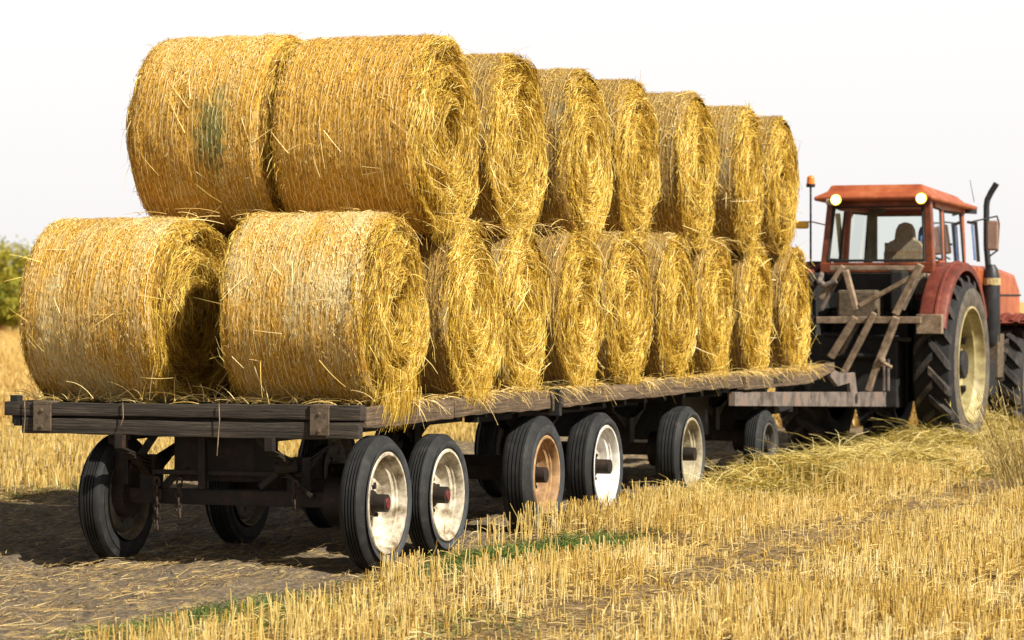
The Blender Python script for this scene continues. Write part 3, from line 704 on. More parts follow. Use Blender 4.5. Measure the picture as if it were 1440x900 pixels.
# ------------------------------------------------------------------ rear wagon
p = W2(0, 0)
A = thing('flatbed_wagon', 'rear wooden flatbed wagon with two stacked dark boards across its back end', 'wagon', (p[0], p[1], 0), -TH, 'farm wagons under the bales')
def wavy_plank(name, mat, parent, a, b_, amp=.004, axis=0, nseg=26, seed=1, sag=0):
    """plank between opposite corners a,b with slightly uneven edges"""
    R = np.random.default_rng(seed); ax = axis; oth = [i for i in range(3) if i != ax]
    a = np.array(a, float); b_ = np.array(b_, float); V = []; F = []
    ph = R.random((4, 5))*6
    for i in range(nseg+1):
        f = i/nseg
        for c_, (p0, p1) in enumerate(((0, 0), (1, 0), (1, 1), (0, 1))):
            v = a+(b_-a)*0; v[ax] = a[ax]+(b_[ax]-a[ax])*f
            v[oth[0]] = (a, b_)[p0][oth[0]]; v[oth[1]] = (a, b_)[p1][oth[1]]
            d1 = amp*(math.sin(f*7+ph[c_, 0])+.6*math.sin(f*23+ph[c_, 1])+.35*math.sin(f*61+ph[c_, 2])); v[oth[0]] += d1*.5
            v[oth[1]] += amp*(math.sin(f*5+ph[p1, 3])+.5*math.sin(f*31+ph[c_, 4]))+sag*4*f*(1-f)
            V.append(v)
    for i in range(nseg):
        for k in range(4):
            q = i*4; F.append((q+k, q+(k+1) % 4, q+4+(k+1) % 4, q+4+k))
    e0 = [0, 3, 2, 1]; e1 = [nseg*4+k for k in range(4)]; F += [tuple(e0), tuple(e1)]
    o = link_mesh(name, V, F, mat, parent)
    md = o.modifiers.new('bevel', 'BEVEL'); md.width = .005; md.segments = 2; md.limit_method = 'ANGLE'; md.angle_limit = .8
    return o
# rear boards
wavy_plank('rear_board', 'wood_dark', A, (-2.41, -.58, .905), (-.005, -.50, .990), seed=1)
wavy_plank('rear_board', 'wood_dark', A, (-2.29, -.575, .795), (-.02, -.505, .893), seed=2, sag=-.006)
MB().box((-2.40, -.50, .85), (-.03, -.43, .975)).build('cross_beam', 'wood_dark', A, .006)
for xx in (-2.20, -.33):
    f = MB().box((xx, -.592, .812), (xx+.125, -.583, .975)).box((xx, -.592, .975), (xx+.125, -.50, .998))
    for zz in (.84, .94): f.cyl((xx+.06, -.60, zz), (xx+.06, -.59, zz), .012, .012, 8)
    f.build('iron_strap', 'iron_plate', A, .003)
MB().box((-2.38, -.56, .955), (-2.32, -.50, 1.03)).build('stake', 'black_iron', A, .006)
MB().box((-2.35, -.57, .84), (-2.30, -.50, .90)).build('stake', 'black_iron', A, .006)
for xx, z1 in ((-1.58, .975), (-.93, .80), (-2.26, .83)):
    MB().tube([(xx, -.590, .995), (xx+.006, -.594, .90), (xx-.012, -.592, z1-.12)], .003, 6).build('twine', 'dusty_bar', A)
# side planks and deck
wavy_plank('side_plank', 'wood_side', A, (-.06, -.50, .855), (.0, .95, .985), axis=1, seed=3)
wavy_plank('side_plank', 'wood_side', A, (-.055, .96, .862), (.004, 2.82, .987), axis=1, seed=4, amp=.006)
wavy_plank('side_plank', 'wood_side', A, (-2.42, -.43, .855), (-2.36, 2.82, .985), axis=1, seed=5)
for k in range(13):
    x0 = -2.355+k*.1765
    MB().box((x0, -.42, .945), (x0+.168, 2.82, .972+.002*(k % 3))).build('deck_board', 'wood_deck', A, .004)
MB().tube([(.008, 2.80, .98), (.02, 2.82, .93), (.012, 2.84, .85), (-.02, 2.86, .83)], .012).build('bent_strap', 'iron_plate', A)
# frame under the deck
def chassis(par, y0, y1, axles, x0=-2.0, x1=-.35, zt=.94):
    f = MB()
    for xx in (x0+.35, x1-.35): f.box((xx-.05, y0, zt-.18), (xx+.05, y1, zt-.002))
    k = y0+.1
    while k < y1: f.box((x0-.3, k-.03, zt-.10), (x1+.28, k+.03, zt-.003)); k += .52
    f.build('chassis', 'black_iron', par)
    for ay in axles:
        ax = MB().box((x0+.22, ay-.055, .36), (x1+.12, ay+.055, .455)).cyl((x0+.15, ay, .41), (x1+.28, ay, .41), .04, .04, 12)
        ax.build('axle', 'rust_dark', par, .006)
        for xx in (x0+.45, x1-.20):
            sp = MB()
            for q in range(5):
                hw = .42-.07*q; z0 = .50+.03*(4-q)
                sp.bar((xx, ay-hw, z0+.10), (xx, ay, z0), .06, .012).bar((xx, ay, z0), (xx, ay+hw, z0+.10), .06, .012)
            sp.box((xx-.05, ay-.06, .44), (xx+.05, ay+.06, .66)).bar((xx, ay-.42, .72), (xx, ay-.42, .80), .05, .05).bar((xx, ay+.42, .72), (xx, ay+.42, .80), .05, .05)
            sp.build('leaf_spring', 'rust_dark', par)
        for (xa, xb) in ((x0+.18, x0+.32), (x1+.02, x1+.16)): MB().cyl((xa, ay, .41), (xb, ay, .41), .14, .14, 24).build('brake_drum', 'rust_dark', par, smooth_=True)
chassis(A, -.45, 2.80, [-.26])
for yy in (1.0, 2.68): MB().box((-1.6, yy, .36), (-.25, yy+.10, .45)).build('axle', 'rust_dark', A, .006)
# extra rusty struts seen from behind
st = MB()
st.bar((-1.86, -.28, .44), (-1.62, -.35, .60), .05, .04).bar((-1.62, -.35, .60), (-1.50, -.3, .80), .06, .05).bar((-1.45, -.30, .46), (-1.20, -.2, .74), .03, .05)
st.bar((-1.72, -.36, .80), (-1.72, -.36, .48), .14, .05).bar((-.75, -.36, .48), (-.55, -.40, .62), .06, .04).bar((-.55, -.40, .62), (-.78, -.36, .78), .05, .04)
st.bar((-1.15, -.36, .46), (-1.15, -.36, .80), .05, .04).bar((-1.5, -.34, .56), (-.5, -.34, .56), .03, .03).bar((-.42, -.33, .42), (-.62, -.38, .60), .03, .03)
st.box((-1.40, -.25, .50), (-.85, .1, .78)).cyl((-.62, -.42, .60), (-.50, -.42, .62), .045, .035, 12)
st.build('brake_linkage', 'rust_dark', A, .005)
# hanging chains
for (xc, yc, nl) in ((-1.43, -.42, 8), (-1.28, -.42, 6), (-1.47, -.36, 8), (-.50, -.42, 4)):
    mbc = MB(); z = .50
    for k in range(nl):
        M = Matrix.Translation((xc+.006*random.uniform(-1, 1), yc, z)) @ Matrix.Rotation((k % 2)*PI/2+.3, 4, 'Z')
        pts = [M @ Vector((.017*math.cos(a)*1.0, 0, .030*math.sin(a))) for a in np.linspace(0, 2*PI, 9)]
        mbc.tube(pts, .0065, 6); z -= .038
    mbc.build('chain', 'chain_rust', A)
wheel(A, .03, -.26, .408, 'rim_white', 1, capred=True, rimr=.295)
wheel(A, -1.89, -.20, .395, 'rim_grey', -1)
wheel(A, .0, .82, .390, 'rim_white', 1, capred=True)
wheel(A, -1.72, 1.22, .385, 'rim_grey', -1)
wheel(A, .0, 2.73, .412, 'rim_rust', 1, width=.20, rimr=.262)
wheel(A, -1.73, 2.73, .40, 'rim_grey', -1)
# near left wheel shows its inner dish towards us
def inner_dish(par, x, y, r, rimmat):
    t_ = MB().lathe([(.002, .275), (-.01, .262), (-.05, .25), (-.06, .15), (-.06, .05), (.03, .05), (.03, 0)], 48).build('inner_rim', rimmat, par, smooth_=True, loc=(x, y, r))
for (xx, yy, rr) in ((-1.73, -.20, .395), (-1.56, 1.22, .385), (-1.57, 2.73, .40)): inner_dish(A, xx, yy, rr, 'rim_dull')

# ------------------------------------------------------------------ front wagon
B = thing('flatbed_wagon', 'front wooden flatbed wagon with raised kinked boards and drawbar to the tractor', 'wagon', (p[0], p[1], 0), -TH, 'farm wagons under the bales')
wavy_plank('side_plank', 'wood_side', B, (-.05, 3.05, .865), (.02, 5.1, .985), axis=1, seed=8, amp=.006)
wavy_plank('side_plank', 'wood_side', B, (-.055, 5.12, .868), (.012, 7.78, .985), axis=1, seed=9, amp=.007)
wavy_plank('side_plank', 'wood_side', B, (-2.42, 3.05, .855), (-2.36, 10.6, .985), axis=1, seed=10)
MB().box((-.08, 3.01, .80), (.005, 3.06, .99)).build('end_stake', 'black_iron', B, .004)
for k in range(13):
    x0 = -2.355+k*.1765
    MB().box((x0, 3.06, .945), (x0+.168, 10.6, .972+.002*(k % 3))).build('deck_board', 'wood_deck', B, .004)
# kinked front boards and the long steel beam
MB().prism([(7.82, .845), (10.0, .84), (11.0, .935), (11.0, 1.02), (10.0, .955), (7.82, .965)], -.05, .03).build('raised_board', 'wood_side', B, .006)
MB().prism([(7.60, .715), (13.75, .50), (13.75, .655), (7.60, .835)], -.06, .0).build('steel_beam', 'rust_beam', B, .004)
MB().prism([(7.60, .715), (13.75, .50), (13.75, .655), (7.60, .835)], -2.3, -2.24).build('steel_beam', 'rust_beam', B, .004)
MB().cyl((.0015, 12.0, .64), (.008, 12.0, .64), .048, .048, 20).box((.0015, 13.30, .545), (.006, 13.50, .63)).build('beam_hole', 'black_iron', B)
MB().box((.031, 8.75, .88), (.036, 9.05, .94)).build('beam_hole', 'black_iron', B)
MB().prism([(11.0, .98), (11.25, .93), (11.5, .90), (12.0, .90), (12.1, .70), (11.85, .66), (11.8, .80), (11.3, .78), (11.0, .88)], -.05, -.01).build('hitch_bracket', 'rust_beam', B, .006)
chassis(B, 3.1, 10.6, [4.07, 6.28, 8.80], zt=.92)
MB().box((-1.35, 10.4, .45), (-1.0, 13.9, .58)).bar((-1.9, 10.2, .6), (-1.2, 13.8, .52), .10, .10).bar((-.4, 10.2, .6), (-1.15, 13.8, .52), .10, .10).build('drawbar', 'black_iron', B, .006)
MB().box((-1.7, 7.2, .45), (-.35, 8.0, .80)).build('tool_box', 'black_iron', B, .01)
MB().box((-2.1, 10.0, .35), (-.5, 10.5, .80)).build('steering_bogie', 'black_iron', B, .01)
wheel(B, .0, 4.07, .400, 'rim_clean', 1, width=.20, rimr=.292, hubl=.03)
wheel(B, .0, 6.28, .385, 'rim_tan', 1, width=.20, hubl=.03)
wheel(B, -.02, 8.75, .330, 'rim_grey', 1, rimr=.2)
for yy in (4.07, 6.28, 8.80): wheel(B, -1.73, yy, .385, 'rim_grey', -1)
# loose straw on the decks
R9 = np.random.default_rng(51); pr = []
n = 420; y_ = -.46+.38*R9.random(n)**1.5; x_ = -2.38+2.35*R9.random(n)
x_ = np.where(R9.random(n) < .5, -1.95+R9.normal(size=n)*.35, x_); x_ = np.where(R9.random(n) < .3, -.7+R9.normal(size=n)*.35, x_); ok = (x_ > -2.4) & (x_ < 0); x_ = x_[ok]; y_ = y_[ok]; n = len(x_)
L = .06+.26*R9.random(n)**1.6
pr.append(ribbons(np.stack([x_, y_, DECK+.0+.03*R9.random(n)], 1), np.c_[R9.normal(size=n), R9.normal(size=n)*.25, .25+.6*R9.random(n)], L, .0048, np.c_[R9.normal(size=(n, 2))*.03, -L*.35], 4, np.clip(.35+.6*R9.random(n), 0, 1), R9))
n = 1300; y_ = -.4+11*R9.random(n); x_ = -.04+.06*R9.random(n); L = .04+.13*R9.random(n)**1.5
cl_ = np.clip(.5+.9*Wav(R9, 5)(y_, y_*0), .05, 1); ok = R9.random(n) < cl_; y_ = y_[ok]; x_ = x_[ok]; L = L[ok]; n = len(x_)
pr.append(ribbons(np.stack([x_, y_, DECK+.003+.02*R9.random(n)], 1), np.c_[.35+.3*R9.random(n), R9.normal(size=n)*.8, R9.normal(size=n)*.2], L, .005, np.c_[np.zeros((n, 2)), -L*.55], 4, np.clip(.3+.6*R9.random(n), 0, 1), R9))
# stems wedged between the decks and the bales
n = 900; y_ = 10.8*R9.random(n); x_ = -.30+.28*R9.random(n); L = .08+.2*R9.random(n)
pr.append(ribbons(np.stack([x_, y_, DECK+.02*R9.random(n)], 1), np.c_[.6*np.ones(n), R9.normal(size=n)*.8, .5*R9.random(n)], L, .005, np.c_[np.zeros((n, 2)), -L*.4], 4, None, R9))
# strings of straw on the gap between lower and upper rows
n = 700; y_ = -.2+10*R9.random(n); x_ = -.10+.12*R9.random(n); L = .05+.2*R9.random(n)
pr.append(ribbons(np.stack([x_-.25*R9.random(n), y_, 2.10+.05*R9.random(n)], 1), np.c_[.3+.5*R9.random(n), R9.normal(size=n)*.8, .4*R9.normal(size=n)], L, .005, np.c_[np.zeros((n, 2)), -L*.4], 4, None, R9))
n = 70; x_ = -1.9+1.8*R9.random(n); L = .05+.22*R9.random(n)**1.4
pr.append(ribbons(np.stack([x_, .15+.15*R9.random(n), 2.13+.06*R9.random(n)], 1), np.c_[R9.normal(size=n), -.5-.3*R9.random(n), .35*R9.random(n)], L, .005, np.c_[R9.normal(size=(n, 2))*.03, -L*.25], 4, None, R9))
a = cat(pr); o = link_mesh('loose_straw', a[0], a[1], 'loose_fibre', tone=a[2]); o.location = (p[0], p[1], 0); o.rotation_euler = (0, 0, -TH)
tag(o, 'loose straw stems tangled under the bales along the deck edges', 'loose straw', 'stuff')

# ------------------------------------------------------------------ tractor
TY = math.radians(22)
TC = np.array([3.94, 31.76]); TRX = np.array([math.cos(TY), -math.sin(TY)]); TRY = np.array([math.sin(TY), math.cos(TY)])
TR = thing('tractor', 'old red tractor with glazed cab and two lit work lamps, towing the wagons', 'tractor', (TC[0], TC[1], 0), -TY)
def tp(px, py, yl):
    """point on the tractor's cross plane y=yl"""
    k = (px-720)/4200; b0 = TC+yl*TRY
    x_ = (k*b0[1]-b0[0])/(TRX[0]-k*TRX[1]); Yw = b0[1]+x_*TRX[1]
    return (float(x_), yl, float(CAMH-(py-420)/4200*Yw))
def tyre_lugs(x0, x1, r, n, w_lug, h):
    mb = MB(); c = (x0+x1)/2; hw = (x1-x0)/2
    for side in (-1, 1):
        for k in range(n):
            a0 = 2*PI*(k+(.5 if side > 0 else 0))/n; prev = None
            for j in range(8):
                f = j/7; u = c+side*(-.02+f*(hw+.012)); a = a0+ .30*f**1.15
                rr = r*(1-.02*f**2)-(.10 if j == 7 else 0.012 if j == 6 else 0); hgt = h if j < 7 else h*.35
                wl = w_lug*(1+.15*f)
                ring = []
                for (da, dr) in ((-wl/2, -.02), (-wl*.36, hgt), (wl*.36, hgt), (wl/2, -.02)):
                    an = a+da/r; q = rr+dr; ring.append(mb.bm.verts.new((u, q*math.cos(an), q*math.sin(an))))
                if prev:
                    for i in range(3): mb.bm.faces.new((prev[i], prev[i+1], ring[i+1], ring[i]))
                else: mb.bm.faces.new(ring)
                prev = ring
            mb.bm.faces.new(prev)
    return mb
def big_wheel(name, x0, x1, y, r, rimr, n, face=1):
    R_ = r-.045; c = (x0+x1)/2; hw = (x1-x0)/2
    prof = [(hw-.03, rimr), (hw, rimr+.04), (hw+.015, (rimr+R_)/2), (hw, R_-.08), (hw-.04, R_-.02), (hw*.5, R_), (0, R_+.005)]
    prof = prof+[(-u, q) for u, q in prof[-2::-1]]
    w_ = MB().lathe(prof, 80).build(name, 'tractor_tyre', TR, smooth_=True, loc=(c, y, r))
    MB().lathe([(face*(hw-.026), rimr+.001), (face*(hw+.004), rimr+.04), (face*(hw+.019), (rimr+R_)/2), (face*(hw+.004), R_-.082)], 80).build('side_wall', 'tractor_wall', w_, smooth_=True)
    lg = tyre_lugs(-hw, hw, R_, n, .100, .058).build('tread', 'tractor_lug', w_)
    rp = [(hw-.025, rimr+.012), (hw+.004, rimr+.018), (hw+.006, rimr-.006), (hw-.03, rimr-.018), (hw-.08, rimr-.03), (hw-.10, rimr-.055), (hw-.22, rimr-.060), (hw-.24, rimr-.09), (hw-.33, rimr-.10)]
    dp = [(hw-.33, rimr-.099), (hw-.35, .24), (hw-.27, .18), (hw-.27, 0)]
    disc_ = MB().lathe([(face*u, q) for u, q in dp], 64).build('wheel_disc', 'rim_dull', w_, smooth_=True)
    MB().lathe([(face*u, q) for u, q in rp], 64).build('rim', 'rim_cream', w_, smooth_=True)
    hb = MB().cyl((face*(hw-.34), 0, 0), (face*(hw-.10), 0, 0), .09, .07, 20)
    for k in range(8): a = k*PI/4; hb.cyl((face*(hw-.35), .2*math.cos(a), .2*math.sin(a)), (face*(hw-.24), .2*math.cos(a), .2*math.sin(a)), .022, .022, 8)
    for k in range(6): a = k*PI/3+.3; hb.box((face*(hw-.20)-.03, (rimr-.09)*math.cos(a)-.03, (rimr-.09)*math.sin(a)-.03), (face*(hw-.20)+.03, (rimr-.09)*math.cos(a)+.03, (rimr-.09)*math.sin(a)+.03))
    hb.build('hub', 'rust_dark', w_)
    w_.rotation_euler = (.2, 0, 0)
    return w_
big_wheel('rear_wheel', .53, .965, 0, .935, .60, 20, 1)
big_wheel('rear_wheel', -.95, -.47, 0, .935, .60, 20, -1)
big_wheel('front_wheel', .62, 1.02, 2.75, .66, .40, 18, 1)
big_wheel('front_wheel', -.92, -.50, 2.75, .66, .40, 18, -1)
# rear fenders: curved shell with a rib
def fender(x0, x1, yc, zc, r, a0, a1, mat, name='fender', lip=.07):
    mb = MB(); s_ = 1 if x1 > 0 else -1
    xo, xi = (x1, x0) if s_ > 0 else (x0, x1)
    prof = [(xi, r+.01), (xi+s_*.02, r+.02), (xi+(xo-xi)*.55, r+.02), (xi+(xo-xi)*.58, r+.035), (xi+(xo-xi)*.66, r+.035), (xi+(xo-xi)*.69, r+.02), (xo-s_*.02, r+.015), (xo, r), (xo, r-lip), (xo-s_*.012, r-lip), (xo-s_*.012, r-.006), (xi, r-.004), (xi, r+.01)]
    mb.lathe(prof, 40, c=(0, yc, zc), a0=a0, a1=a1)
    return mb.build(name, mat, TR, smooth_=True)
fender(.63, .91, .02, .935, 1.06, math.radians(28), math.radians(158), 'paint_red_dull')
fender(-.91, -.63, .02, .935, 1.06, math.radians(28), math.radians(158), 'paint_red_dull')
MB().box((.635, -1.06, 1.27), (.90, -.97, 1.47)).build('fender_end', 'dusty_bar', TR, .006)
fender(.60, 1.10, 2.75, .66, .77, math.radians(30), math.radians(118), 'paint_red_dull', 'front_fender', .05)
fender(-.98, -.50, 2.75, .66, .77, math.radians(30), math.radians(118), 'paint_red_dull', 'front_fender', .05)
ff = MB()
for k in range(3): ff.lathe([(.68+.13*k, .785), (.70+.13*k, .81), (.74+.13*k, .81), (.76+.13*k, .785)], 30, c=(0, 2.75, .66), a0=math.radians(32), a1=math.radians(116))
ff.build('fender_rib', 'paint_red_dull', TR, smooth_=True)
# body
MB().box((-.42, -.55, .55), (.42, .9, 1.5)).cyl((-.9, 0, .935), (.9, 0, .935), .15, .15, 16).box((-.30, .8, .6), (.30, 3.3, 1.15)).build('chassis', 'black_iron', TR, .02)
MB().box((-.28, -.80, 1.38), (.16, -.5, 1.72)).build('rear_cover', 'iron_plate', TR, .03)
MB().prism([(1.35, 1.20), (1.35, 2.00), (2.6, 1.99), (3.5, 1.92), (3.75, 1.75), (3.80, 1.20)], -.58, .66).build('bonnet', 'paint_orange', TR, .06)
MB().box((.662, 1.6, 1.66), (.668, 3.75, 1.68)).box((.662, 2.0, 1.3), (.667, 3.4, 1.34)).build('bonnet_seam', 'black_iron', TR)
MB().box((-.45, 3.4, .75), (.45, 3.85, 1.18)).build('front_weight', 'black_iron', TR, .03)
MB().box((.40, 1.1, .55), (.80, 2.0, .95)).box((.42, .95, .95), (.62, 1.5, 1.5)).build('fuel_tank', 'black_iron', TR, .03)
# cab shell
CX0, CX1, CY0, CY1 = -.535, .615, -.40, 1.30
def posts():
    mb = MB(); zb, zt = 1.93, 2.66
    # rear frame: two posts, sill, header
    mb.hexa([(CX0-.035, CY0-.02, zb), (CX0+.045, CY0-.02, zb), (CX0+.045, CY0+.07, zb), (CX0-.035, CY0+.07, zb), (CX0+.035, CY0+.02, zt), (CX0+.10, CY0+.02, zt), (CX0+.10, CY0+.10, zt), (CX0+.035, CY0+.10, zt)])
    mb.hexa([(CX1-.045, CY0-.02, zb), (CX1+.045, CY0-.02, zb), (CX1+.045, CY0+.09, zb), (CX1-.045, CY0+.09, zb), (CX1-.075, CY0+.02, zt), (CX1+.0, CY0+.02, zt), (CX1+.0, CY0+.12, zt), (CX1-.075, CY0+.12, zt)])
    mb.box((CX0-.035, CY0-.024, 1.90), (CX1+.045, CY0+.10, 2.01)).box((CX0+.03, CY0+.014, 2.60), (CX1, CY0+.10, 2.70))
    return mb
posts().build('cab_frame', 'paint_red', TR, .012)
cf = MB()
for (ya, yb, wd) in ((.22, .30, .07), (1.22, 1.22, .08)):
    for sx in (-1, 1):
        xb = CX1 if sx > 0 else CX0
        cf.hexa([(xb-.03*sx-.03, ya, 1.6), (xb-.03*sx+.03, ya, 1.6), (xb-.03*sx+.03, ya+wd, 1.6), (xb-.03*sx-.03, ya+wd, 1.6), (xb-.075*sx-.03, yb, 2.66), (xb-.075*sx+.03, yb, 2.66), (xb-.075*sx+.03, yb+wd, 2.66), (xb-.075*sx-.03, yb+wd, 2.66)])
cf.box((CX0+.05, .02, 2.57), (CX0+.11, 1.3, 2.66)).box((CX1-.11, .02, 2.57), (CX1-.045, 1.3, 2.66)).box((CX0+.03, 1.22, 2.55), (CX1-.03, 1.30, 2.66)).box((CX0+.03, 1.22, 1.7), (CX1-.03, 1.30, 1.98))
cf.box((CX1-.05, .0, 1.93), (CX1+.01, .24, 2.03)).box((CX0-.01, .0, 1.93), (CX0+.05, .24, 2.03))
cf.build('cab_frame', 'paint_orange', TR, .01)
# rubber seals and panes
def pane(v4, name='window', seal=.014):
    v = [Vector(q) for q in v4]; g_ = MB(); vs = [g_.bm.verts.new(q) for q in v]; g_.bm.faces.new(vs); o_ = g_.build(name, 'glass', TR)
    s_ = MB()
    for i in range(4): s_.bar(v[i], v[(i+1) % 4], seal*2, seal*2)
    s_.build('window_seal', 'black_iron', o_, .004)
pane([(CX0+.055, CY0-.005, 2.03), (CX1-.055, CY0-.005, 2.03), (CX1-.085, CY0+.035, 2.60), (CX0+.11, CY0+.035, 2.60)], 'rear_window')
pane([(CX1+.008, -.28, 2.05), (CX1-.012, .18, 2.05), (CX1-.055, .25, 2.58), (CX1-.045, -.22, 2.60)], 'side_window', .010)
pane([(CX1-.015, .34, 1.95), (CX1-.015, 1.18, 1.95), (CX1-.060, 1.18, 2.56), (CX1-.060, .40, 2.56)], 'door_window', .012)
pane([(CX0-.0, -.28, 2.05), (CX0+.012, .18, 2.05), (CX0+.055, .25, 2.58), (CX0+.045, -.22, 2.60)], 'side_window', .010)
pane([(CX0+.015, .34, 1.95), (CX0+.015, 1.18, 1.95), (CX0+.060, 1.18, 2.56), (CX0+.060, .40, 2.56)], 'door_window', .012)
pane([(CX0+.06, 1.26, 1.99), (CX1-.06, 1.26, 1.99), (CX1-.09, 1.26, 2.55), (CX0+.09, 1.26, 2.55)], 'windscreen', .012)
MB().box((CX1-.02, .30, 1.35), (CX1+.005, 1.28, 1.94)).box((CX0-.005, .30, 1.35), (CX0+.02, 1.28, 1.94)).build('cab_door', 'paint_red_dull', TR, .01)
MB().box((CX1-.0, .42, 1.98), (CX1+.02, .56, 2.0)).box((CX1+.006, .42, 2.2), (CX1+.03, .46, 2.22)).build('door_handle', 'black_iron', TR)
MB().box((CX0+.02, CY0+.05, 1.50), (CX1-.02, 1.28, 1.62)).build('cab_floor', 'black_iron', TR)
# roof: sloping cap with eaves
def roof():
    mb = MB(); z = [2.665, 2.71, 2.745, 2.81]
    rows = [(CX0-.06, CX1+.05, CY0-.14, CY1+.22), (CX0-.07, CX1+.06, CY0-.15, CY1+.23), (CX0+.04, CX1-.05, CY0+.0, CY1+.05), (CX0+.07, CX1-.10, CY0+.05, CY1-.10)]
    vs = [[mb.bm.verts.new((x_, y_, zz)) for x_, y_ in ((r_[0], r_[2]), (r_[1], r_[2]), (r_[1], r_[3]), (r_[0], r_[3]))] for r_, zz in zip(rows, (2.66, 2.70, 2.765, 2.83))]
    for a_, b2_ in zip(vs, vs[1:]):
        for i in range(4): mb.bm.faces.new((a_[i], a_[(i+1) % 4], b2_[(i+1) % 4], b2_[i]))
    mb.bm.faces.new(vs[0][::-1]); mb.bm.faces.new(vs[-1]); return mb
rf = roof().build('roof', 'paint_orange', TR, .015)
# roof slopes down to the front
for v_ in rf.data.vertices:
    if v_.co.y > .8: v_.co.z -= .06+(.02 if v_.co.z > 2.75 else 0)
# work lamps
for (px, py) in ((1175, 281), (1295, 279)):
    c = tp(px, py, CY0-.20)
    h = MB().cyl((c[0], CY0-.19, c[2]), (c[0], CY0-.09, c[2]), .060, .045, 24).bar((c[0], CY0-.12, c[2]), (c[0], CY0-.05, c[2]+.06), .03, .02).build('work_lamp', 'black_iron', TR, smooth_=True)
    MB().sph((c[0], CY0-.19, c[2]), .058, (1, .30, 1)).build('lamp_lens', 'lamp_glow', h, smooth_=True)
    MB().sph((c[0], CY0-.205, c[2]), .045, (1, .25, 1)).build('bulb', 'lamp_core', h, smooth_=True)
c = tp(1166, 284, CY0-.16); MB().box((c[0]-.035, c[1], c[2]-.03), (c[0]+.03, c[1]+.1, c[2]+.03)).build('tail_light', 'rim_white', TR, .006)
# beacon and pole
c = tp(1140, 262, -.1); zb = tp(1140, 372, -.1)[2]
pl = MB().cyl((c[0], c[1], zb), (c[0], c[1], c[2]), .011, .011, 10).bar((c[0], c[1], zb+.02), (CX0, c[1], zb+.02), .03, .03).cyl((c[0], c[1], c[2]-.01), (c[0], c[1], c[2]+.025), .045, .05, 16).build('beacon_pole', 'black_iron', TR)
MB().cyl((c[0], c[1], c[2]+.025), (c[0], c[1], c[2]+.085), .044, .040, 20).sph((c[0], c[1], c[2]+.085), .040, (1, 1, .8)).build('beacon_light', 'amber', pl, smooth_=True)
c = tp(1128, 317, -.2); e_ = tp(1168, 318, -.2)
ia = MB().tube([(c[0], c[1], c[2]+.04), (c[0]+.12, c[1], c[2]+.035), e_], .007, 8).build('indicator_arm', 'cab_tan', TR)
MB().box((c[0]-.072, c[1]-.03, c[2]-.035), (c[0]+.072, c[1]+.03, c[2]+.045)).build('indicator_lamp', 'amber_pale', ia, .02)
# seat and interior
def seatpart():
    c0 = tp(1272, 330, .25)[0]; mb = MB()
    z0 = 2.02-.35
    poly = [(-.23, z0), (-.225, 2.12), (-.205, 2.19), (-.165, 2.24), (-.11, 2.262), (-.105, 2.31), (-.095, 2.37), (-.065, 2.425), (0, 2.45), (.065, 2.425), (.095, 2.37), (.105, 2.31), (.11, 2.262), (.165, 2.24), (.205, 2.19), (.225, 2.12), (.23, z0)]
    A_ = [mb.bm.verts.new((c0+x_, .20+.05*(z-1.6), z)) for x_, z in poly]; B_ = [mb.bm.verts.new((c0+x_*.95, .32+.05*(z-1.6), z)) for x_, z in poly]
    n_ = len(poly); mb.bm.faces.new(A_); mb.bm.faces.new(B_[::-1])
    for i in range(n_): mb.bm.faces.new((A_[i], B_[i], B_[(i+1) % n_], A_[(i+1) % n_]))
    return mb, c0
mb, c0 = seatpart(); st_ = mb.build('seat', 'seat_cloth', TR, .012)
g_ = MB()
for k in range(11): g_.box((c0-.18+.036*k-.004, .188, 2.02), (c0-.18+.036*k+.004, .196, 2.13))
g_.box((c0-.20, .190, 2.125), (c0+.20, .197, 2.135)).build('seat_grille', 'cab_tan', st_)
MB().box((c0-.22, .3, 1.80), (c0+.22, .78, 1.90)).build('seat_cushion', 'seat_cloth', TR, .03)
c = tp(1247, 344, .3); MB().box((c[0]-.012, .25, c[2]-.10), (c[0]+.008, .5, c[2]+.02)).build('armrest', 'interior', TR, .005)
l1 = tp(1192, 288, .9); l2 = tp(1185, 364, .9)
it = MB().bar((tp(1194, 288, .9)), (tp(1186, 366, .9)), .09, .06).bar(tp(1227, 286, 1.1), tp(1227, 368, 1.1), .10, .07).bar(tp(1178, 300, .5), tp(1184, 366, .5), .05, .05)
c = tp(1238, 294, 1.0); it.sph(c, .07, (1, .5, .8)); it.bar(tp(1190, 318, .9), tp(1204, 290, .9), .03, .03)
it.build('inner_pillar', 'interior', TR, .01)
c = tp(1296, 335, .5); MB().sph(c, .085, (.45, .6, 1.5)).build('water_bottle', 'blue_plastic', TR, smooth_=True)
c = tp(1222, 352, .95); MB().cyl((c[0], .95, 1.5), (c[0]+.02, .85, c[2]), .03, .03, 10).lathe([(-.01, .17), (.01, .18), (.02, .165), (-.01, .17)], 30).build('steering_wheel', 'interior', TR).location = (0, 0, 0)
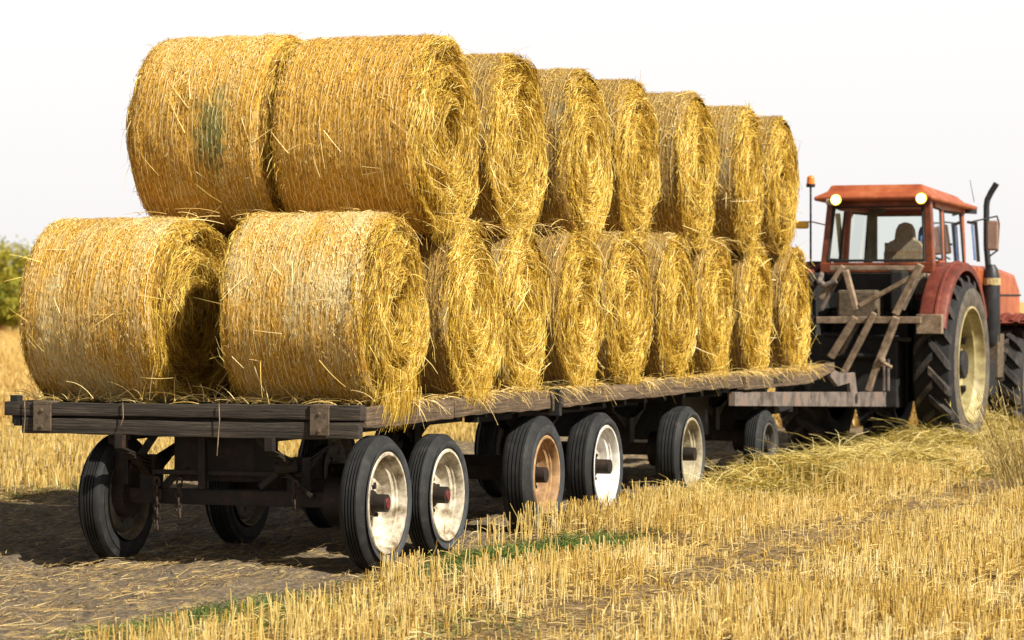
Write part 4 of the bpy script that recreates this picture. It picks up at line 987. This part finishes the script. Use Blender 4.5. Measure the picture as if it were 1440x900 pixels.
# exhaust stack
c = tp(1394, 400, 1.9)
mx, my = c[0], 1.9
zz = lambda py: tp(1394, py, 1.9)[2]
ex = MB().lathe([(0, .0), (0, .08), (.05, .098), (zz(392)-zz(485), .098), (zz(379)-zz(485), .075), (zz(372)-zz(485), .042), (zz(372)-zz(485), 0)], 28, c=(0, 0, 0)).build('muffler', 'muffler_black', TR, smooth_=True)
ex.rotation_euler = (0, -PI/2, 0); ex.location = (mx, my, zz(485))
pz = zz(380)
MB().tube([(mx-.03, my, pz-.02), (mx-.055, my, zz(345)), (mx-.055, my, zz(290)), (mx-.045, my, zz(281)), (mx+.0, my, zz(270)), (mx+.06, my, zz(258))], .034, 16).build('exhaust_pipe', 'muffler_black', TR, smooth_=True)
MB().cyl((mx, my, zz(401)), (mx, my, zz(391)), .104, .104, 28).box((mx-.02, my-.13, zz(400)), (mx+.03, my-.10, zz(392))).build('clamp_band', 'band_gold', TR)
MB().box((mx-.10, my-.05, .75), (mx+.09, my+.25, zz(470))).build('exhaust_bracket', 'iron_plate', TR, .01)
# mirror on its bracket
a1, a2, a3, a4 = tp(1366, 312, 1.3), tp(1402, 304, 1.5), tp(1405, 314, 1.5), tp(1403, 352, 1.5)
mr = MB().tube([a1, tp(1384, 308, 1.4), a2, a3, a4, tp(1392, 360, 1.5)], .009, 8).build('mirror_arm', 'black_iron', TR)
c1 = tp(1397, 332, 1.5); MB().box((c1[0]-.07, 1.46, c1[2]-.16), (c1[0]+.06, 1.51, c1[2]+.17)).build('mirror', 'mirror_shell', mr, .02)
a1, a2 = tp(1358, 297, 1.3), tp(1373, 298, 1.4)
MB().bar(a1, a2, .03, .05).bar(tp(1360, 312, 1.3), tp(1374, 315, 1.35), .03, .03).build('grab_bracket', 'black_iron', TR, .004)
MB().bar(tp(1372, 312, 1.35), tp(1376, 368, 1.35), .05, .03).build('door_edge', 'black_iron', TR, .004)
MB().bar(tp(1367, 316, 1.33), tp(1371, 366, 1.33), .06, .015).build('mirror_glass', 'blue_plastic', TR, .004)
MB().cyl(tp(1370, 284, 1.2), tp(1364, 253, 1.2), .004, .003, 6).build('antenna', 'black_iron', TR)
# rear lift frame: dusty bars
RB = -1.02
MB().bar(tp(1150, 450, RB), tp(1297, 450, RB), .12, .07).build('cross_bar', 'dusty_bar', TR, .006)
def bars(lst, name='lift_arm', mat='dusty_bar', yl=RB-.05, yl2=None):
    for (x1_, y1_, x2_, y2_, w_) in lst:
        MB().bar(tp(x1_, y1_, yl), tp(x2_, y2_, yl if yl2 is None else yl2), w_, w_*.8).build(name, mat, TR, .008)
bars([(1186, 374, 1154, 420, .06), (1189, 380, 1204, 436, .075), (1209, 430, 1285, 388, .06), (1295, 372, 1259, 442, .085)], yl=RB+.04)
bars([(1184, 382, 1155, 436, .05), (1291, 392, 1270, 436, .04)], yl=RB+.08, mat='rust_beam')
bars([(1203, 446, 1168, 503, .085), (1230, 440, 1185, 527, .075), (1261, 446, 1234, 514, .09), (1235, 508, 1221, 550, .08)], yl=RB-.07)
bars([(1212, 446, 1183, 500, .05), (1249, 505, 1249, 550, .03), (1243, 505, 1243, 550, .03)], yl=RB-.0, mat='rust_beam')
MB().bar(tp(1168, 377, CY0-.10), tp(1296, 377, CY0-.10), .06, .05).build('lower_sill', 'dusty_bar', TR, .006)
MB().box((-.75, -.95, 1.30), (-.50, -.45, 1.90)).box((-.6, -.9, .5), (.4, -.5, 1.25)).box((.28, -.75, 1.5), (.42, -.45, 1.92)).box((-.5, -.45, 1.5), (.45, -.35, 1.9)).build('rear_housing', 'black_iron', TR, .02)
MB().bar(tp(1157, 470, -.9), tp(1282, 478, -.9), .05, .05).bar(tp(1165, 500, -.9), tp(1240, 500, -.9), .30, .05).build('rear_housing', 'black_iron', TR, .02)
MB().tube([tp(1155, 386, CY0-.1), tp(1152, 396, RB), tp(1160, 402, RB), tp(1176, 395, RB)], .03, 10).build('left_bracket', 'rust_beam', TR)
MB().sph(tp(1240, 507, RB-.1), .04).cyl(tp(1240, 509, RB-.1), tp(1254, 517, RB-.1), .02, .02, 8).build('joint', 'dusty_bar', TR, smooth_=True)
